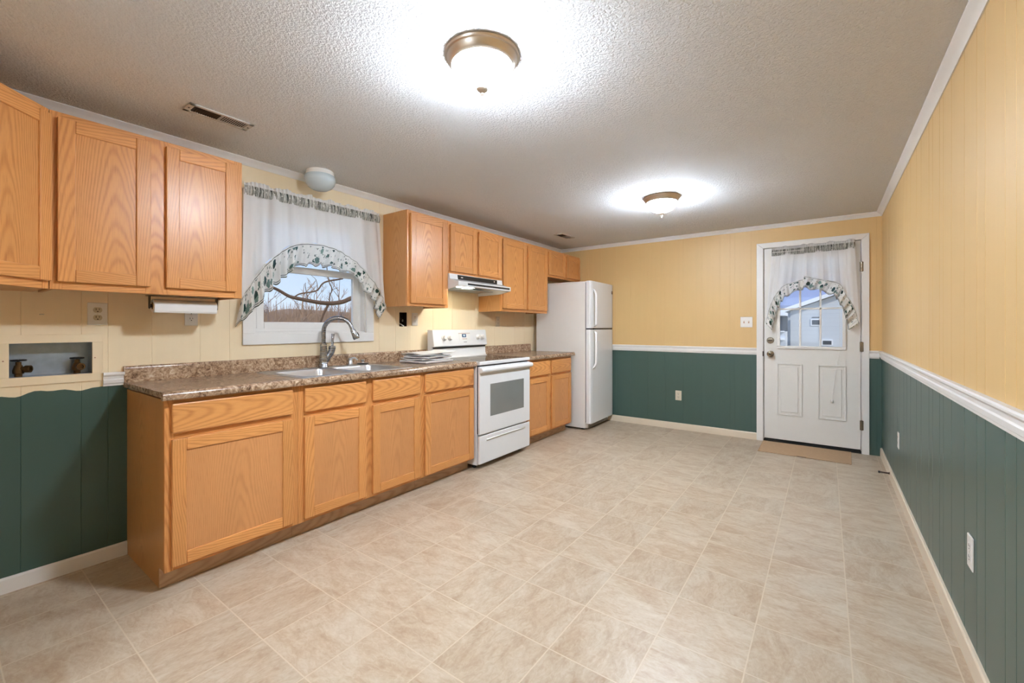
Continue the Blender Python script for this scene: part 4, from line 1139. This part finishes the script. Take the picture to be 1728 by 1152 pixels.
# ------------------------------------------------------------------ outdoors
bark = plain('dark_bark', (92, 70, 56), .85, wear=.3, scale=30)
twig = plain('grey_brown_twig', (150, 124, 104), .9, wear=.25, scale=3)
twig2 = plain('distant_twig', (142, 128, 124), .9, wear=.2, scale=2)
siding = NT('lap_siding'); _x, _y, _z = siding.xyz(siding.obj())
_fr = siding.math('FRACT', siding.math('DIVIDE', _z, 0.20))
siding.bsdf(Base_Color=lin((222, 228, 236)), Roughness=.6, Normal=siding.bump(_fr, 1.0, .05)); siding = siding.m
roofm = plain('blue_grey_roof', (150, 158, 186), .6, wear=.05)
trimw = plain('house_trim_white', (236, 238, 242), .5)
hdark = plain('house_dark_glass', (70, 78, 88), .2)
GZ = -.75
g = NT('dry_grass'); gn = g.noise(g.obj(), 1.6, 6, .6)
g.bsdf(Base_Color=g.ramp(gn, [(.35, lin((120, 104, 78))), (.65, lin((160, 146, 112)))]), Roughness=.95)
M['grass'] = g.m
mb = MB(); mb.box(-90, 90, -60, 90, GZ-.2, GZ); tag(mb.build('ground', 'grass'), kind='structure')
# wooded ridge and brush
hb = MB(); rows = []
rr = random.Random(4)
for i in range(61):
    y = -10+i*1.3; h = 2.75+.25*math.sin(i*.7)+.18*math.sin(i*2.1)+rr.uniform(-.12, .12)
    rows.append([(-40, y, GZ), (-40.5, y, GZ+(h-GZ)*.7), (-42, y, h), (-50, y, h+.4), (-52, y, GZ)])
hb.grid(rows); tag(hb.build('wooded_ridge', plain('bare_wood_ridge', (146, 120, 100), .95, wear=.35, scale=1.2), smooth=True), 'brown bare wooded ridge on the horizon outside the kitchen window', 'ridge', kind='stuff')
mb = MB()
for i in range(2600):
    x = rr.uniform(-34, -12); y = -x*rr.uniform(.36, .78)+rr.uniform(-.5, .5)+1.2; h = rr.uniform(1.7, 2.9)*(.85 if x > -18 else 1.2)
    k_ = rr.uniform(-.25, .25); l_ = rr.uniform(-.25, .25)
    mb.tube([(x, y, GZ), (x+k_*.4, y+l_*.5, GZ+h*.55), (x+k_, y+l_, GZ+h)], [.030, .022, .006], 4)
    for _ in range(4):
        f = rr.uniform(.3, .85); b0 = (x+k_*f, y+l_*f, GZ+h*f); mb.tube([b0, (b0[0]+rr.uniform(-.2, .2), b0[1]+rr.uniform(-.45, .45), b0[2]+rr.uniform(.15, .5))], [.014, .005], 3)
tag(mb.build('brush', twig), 'tangle of bare brown brush outside the kitchen window', 'brush', kind='stuff')
def bare_tree(x, y, h, seed, label, mat, lean=0):
    rr = random.Random(seed); mb = MB()
    t = thing('bare_tree', (x, y, GZ), label, 'tree', 'bare trees beyond the brush')
    tr = [(x, y, GZ), (x+.05, y+lean*.3, GZ+h*.4), (x, y+lean*.6, GZ+h*.7), (x+.03, y+lean, GZ+h)]
    mb.tube(tr, [.07, .05, .03, .008], 6); mb.build('trunk', mat, t, smooth=True)
    mb = MB()
    def br(p, d, l, r, dep):
        q = [p[i]+d[i]*l for i in range(3)]; mb.tube([p, [(p[i]+q[i])/2+rr.uniform(-.04, .04)*l for i in range(3)], q], [r, r*.8, r*.5], 4)
        if dep:
            for _ in range(3): br([p[i]+(q[i]-p[i])*rr.uniform(.5, 1) for i in range(3)], Vector((d[0]+rr.uniform(-.6, .6), d[1]+rr.uniform(-.6, .6), d[2]+rr.uniform(-.1, .5))).normalized(), l*.6, r*.55, dep-1)
    for i in range(10):
        f = .25+.07*i; p = (x, y+lean*f, GZ+h*f); a = rr.uniform(0, 6.28)
        br(p, Vector((math.cos(a)*.6, math.sin(a)*.8, .8)).normalized(), h*.20*(1.1-f*.5), .018, 2)
    mb.build('branches', mat, t)
for i, (x, y, h, lab) in enumerate(((-13, 8.4, 3.6, 'slender bare tree seen through the middle of the kitchen window'), (-16, 8.6, 3.4, 'bare tree seen through the left half of the kitchen window'),
        (-15, 7.3, 3.0, 'bushy bare tree at the left edge of the kitchen window view'), (-14, 10.6, 4.0, 'bare sapling at the right edge of the kitchen window view'), (-18, 11.9, 4.2, 'thin bare tree behind the limb right of centre in the window view'))):
    bare_tree(x, y, h, 20+i, lab, twig2 if i % 2 else twig, rr.uniform(-.3, .3))
# the big limb: its trunk stands just right of the window view
t = thing('limb_tree', (-6.4, 7.6, GZ), 'dark tree whose long bare limb crosses the kitchen window view', 'tree')
mb = MB(); mb.tube([(-6.4, 7.6, GZ), (-6.35, 7.5, .6), (-6.3, 7.4, 1.9), (-6.3, 7.5, 4.5)], [.22, .17, .15, .08], 12); mb.build('trunk', bark, t, smooth=True)
mb = MB()
def limb(pts, r0, r1):
    q = smooth_pts(pts, 2); n = len(q)
    mb.tube(q, [r0+(r1-r0)*i/(n-1) for i in range(n)], 8)
limb([(-6.3, 7.4, 1.95), (-6.2, 6.6, 2.02), (-6.0, 5.962, 1.895), (-6.0, 5.777, 1.792), (-6.0, 5.481, 1.742), (-6.0, 5.199, 1.746), (-6.0, 4.93, 1.781), (-6.0, 4.673, 1.818), (-6.0, 4.512, 1.846), (-6.0, 4.308, 1.967), (-6.0, 4.135, 2.027), (-6.0, 3.6, 2.2)], .062, .022)
limb([(-6.0, 4.62, 1.829), (-6.0, 4.736, 1.922), (-6.0, 4.996, 1.965), (-6.0, 5.158, 2.017), (-6.0, 5.250, 2.185), (-6.0, 5.424, 2.252), (-6.0, 5.642, 2.30), (-6.0, 5.75, 2.33)], .014, .020)
limb([(-6.0, 5.42, 1.75), (-6.0, 5.424, 1.93), (-6.0, 5.51, 2.06), (-6.0, 5.40, 2.22), (-6.0, 5.36, 2.55)], .014, .010)
limb([(-6.0, 5.41, 1.74), (-6.0, 5.30, 1.55), (-6.0, 5.20, 1.30), (-6.05, 5.1, .7)], .030, .016)
limb([(-6.0, 5.50, 2.06), (-6.0, 5.58, 2.09), (-6.0, 5.64, 2.11)], .007, .004)
limb([(-6.0, 4.93, 1.79), (-6.0, 4.90, 1.92), (-6.0, 4.86, 2.10), (-6.0, 4.87, 2.16)], .010, .006)
limb([(-6.0, 5.158, 2.0), (-6.0, 5.12, 2.25), (-6.0, 5.0, 2.33)], .007, .004)
limb([(-6.0, 4.50, 1.85), (-6.0, 4.38, 1.74), (-6.0, 4.22, 1.62)], .007, .003)
limb([(-6.0, 5.1, 1.96), (-6.0, 5.06, 1.9), (-6.0, 5.07, 1.77)], .006, .005)
limb([(-6.0, 5.70, 1.76), (-6.0, 5.62, 1.98), (-6.0, 5.60, 2.2)], .007, .003)
mb.build('limb', bark, t, smooth=True)
# neighbour's house seen through the door
HYY = 25.0
t = thing('neighbour_house', (4.5, HYY, GZ), 'pale blue sided house with gable roof outside the door window', 'house')
k2_ = 1.82
def hx(x): return 3.018+(x-3.018)*k2_
def hz(z): return 1.2063+(z-1.2063)*k2_
mb = MB(); mb.prism([(hx(2.24), GZ), (9.5, GZ), (9.5, hz(1.60)), (hx(4.35), hz(2.46)), (hx(2.24), hz(1.64))], HYY, HYY+2.4, 'y'); mb.build('walls', siding, t)
mb = MB()
rk0, rk1, rk2 = (hx(1.95), hz(1.545)), (hx(4.35), hz(2.475)), (10.2, hz(1.50))
mb.prism([rk0, rk1, (rk1[0], rk1[1]+.16), (rk0[0]-.1, rk0[1]+.16)], HYY-.35, HYY+2.5, 'y'); mb.prism([rk1, rk2, (rk2[0]+.1, rk2[1]+.16), (rk1[0], rk1[1]+.16)], HYY-.35, HYY+2.5, 'y')
mb.build('roof', trimw, t)
def hwin(a, b, c, d):
    mb = MB(); mb.box(hx(a)-.05, hx(b)+.05, HYY-.04, HYY, hz(c)-.05, hz(d)+.05); w = mb.build('window', trimw, t)
    MB().box(hx(a), hx(b), HYY-.05, HYY-.03, hz(c), hz(d)).build('pane', hdark, w)
hwin(2.715, 2.89, 1.275, 1.395); hwin(2.945, 3.125, .762, .862)
mb = MB(); mb.box(hx(2.715), hx(2.89), HYY-.04, HYY, hz(1.455), hz(1.475)); mb.build('louvre', hdark, t)
t = thing('far_house', (0, 30.5, GZ), 'house with broad blue-grey roof behind the neighbour, seen through the door window', 'house')
mb = MB(); mb.box(-4, 9, 28.2, 36, GZ, 2.35); mb.build('walls', siding, t)
mb = MB(); mb.prism([(27.8, 2.25), (32.2, 4.15), (36.4, 2.25), (36.4, 2.40), (32.2, 4.32), (27.8, 2.40)], -4.5, 9.5, 'x'); mb.build('roof', roofm, t)
t = thing('porch', (hx(1.9), 23.5, GZ), 'covered porch with pale boxes left of the neighbour house', 'porch')
mb = MB(); mb.box(hx(1.55), hx(2.20), 23.0, 24.5, hz(1.50), hz(1.58)); mb.build('porch_roof', trimw, t)
mb = MB(); mb.box(hx(1.55), hx(2.20), 24.3, 24.5, hz(.95), hz(1.50)); mb.build('back_wall', hdark, t)
mb = MB(); mb.box(hx(1.70), hx(2.20), 23.0, 24.2, GZ, hz(1.10)); mb.build('railing', siding, t)
mb = MB(); mb.box(hx(1.80), hx(2.18), 22.9, 23.0, hz(.89), hz(.93)); mb.box(hx(1.80), hx(2.18), 22.9, 23.0, hz(1.09), hz(1.12)); mb.build('rails', trimw, t)
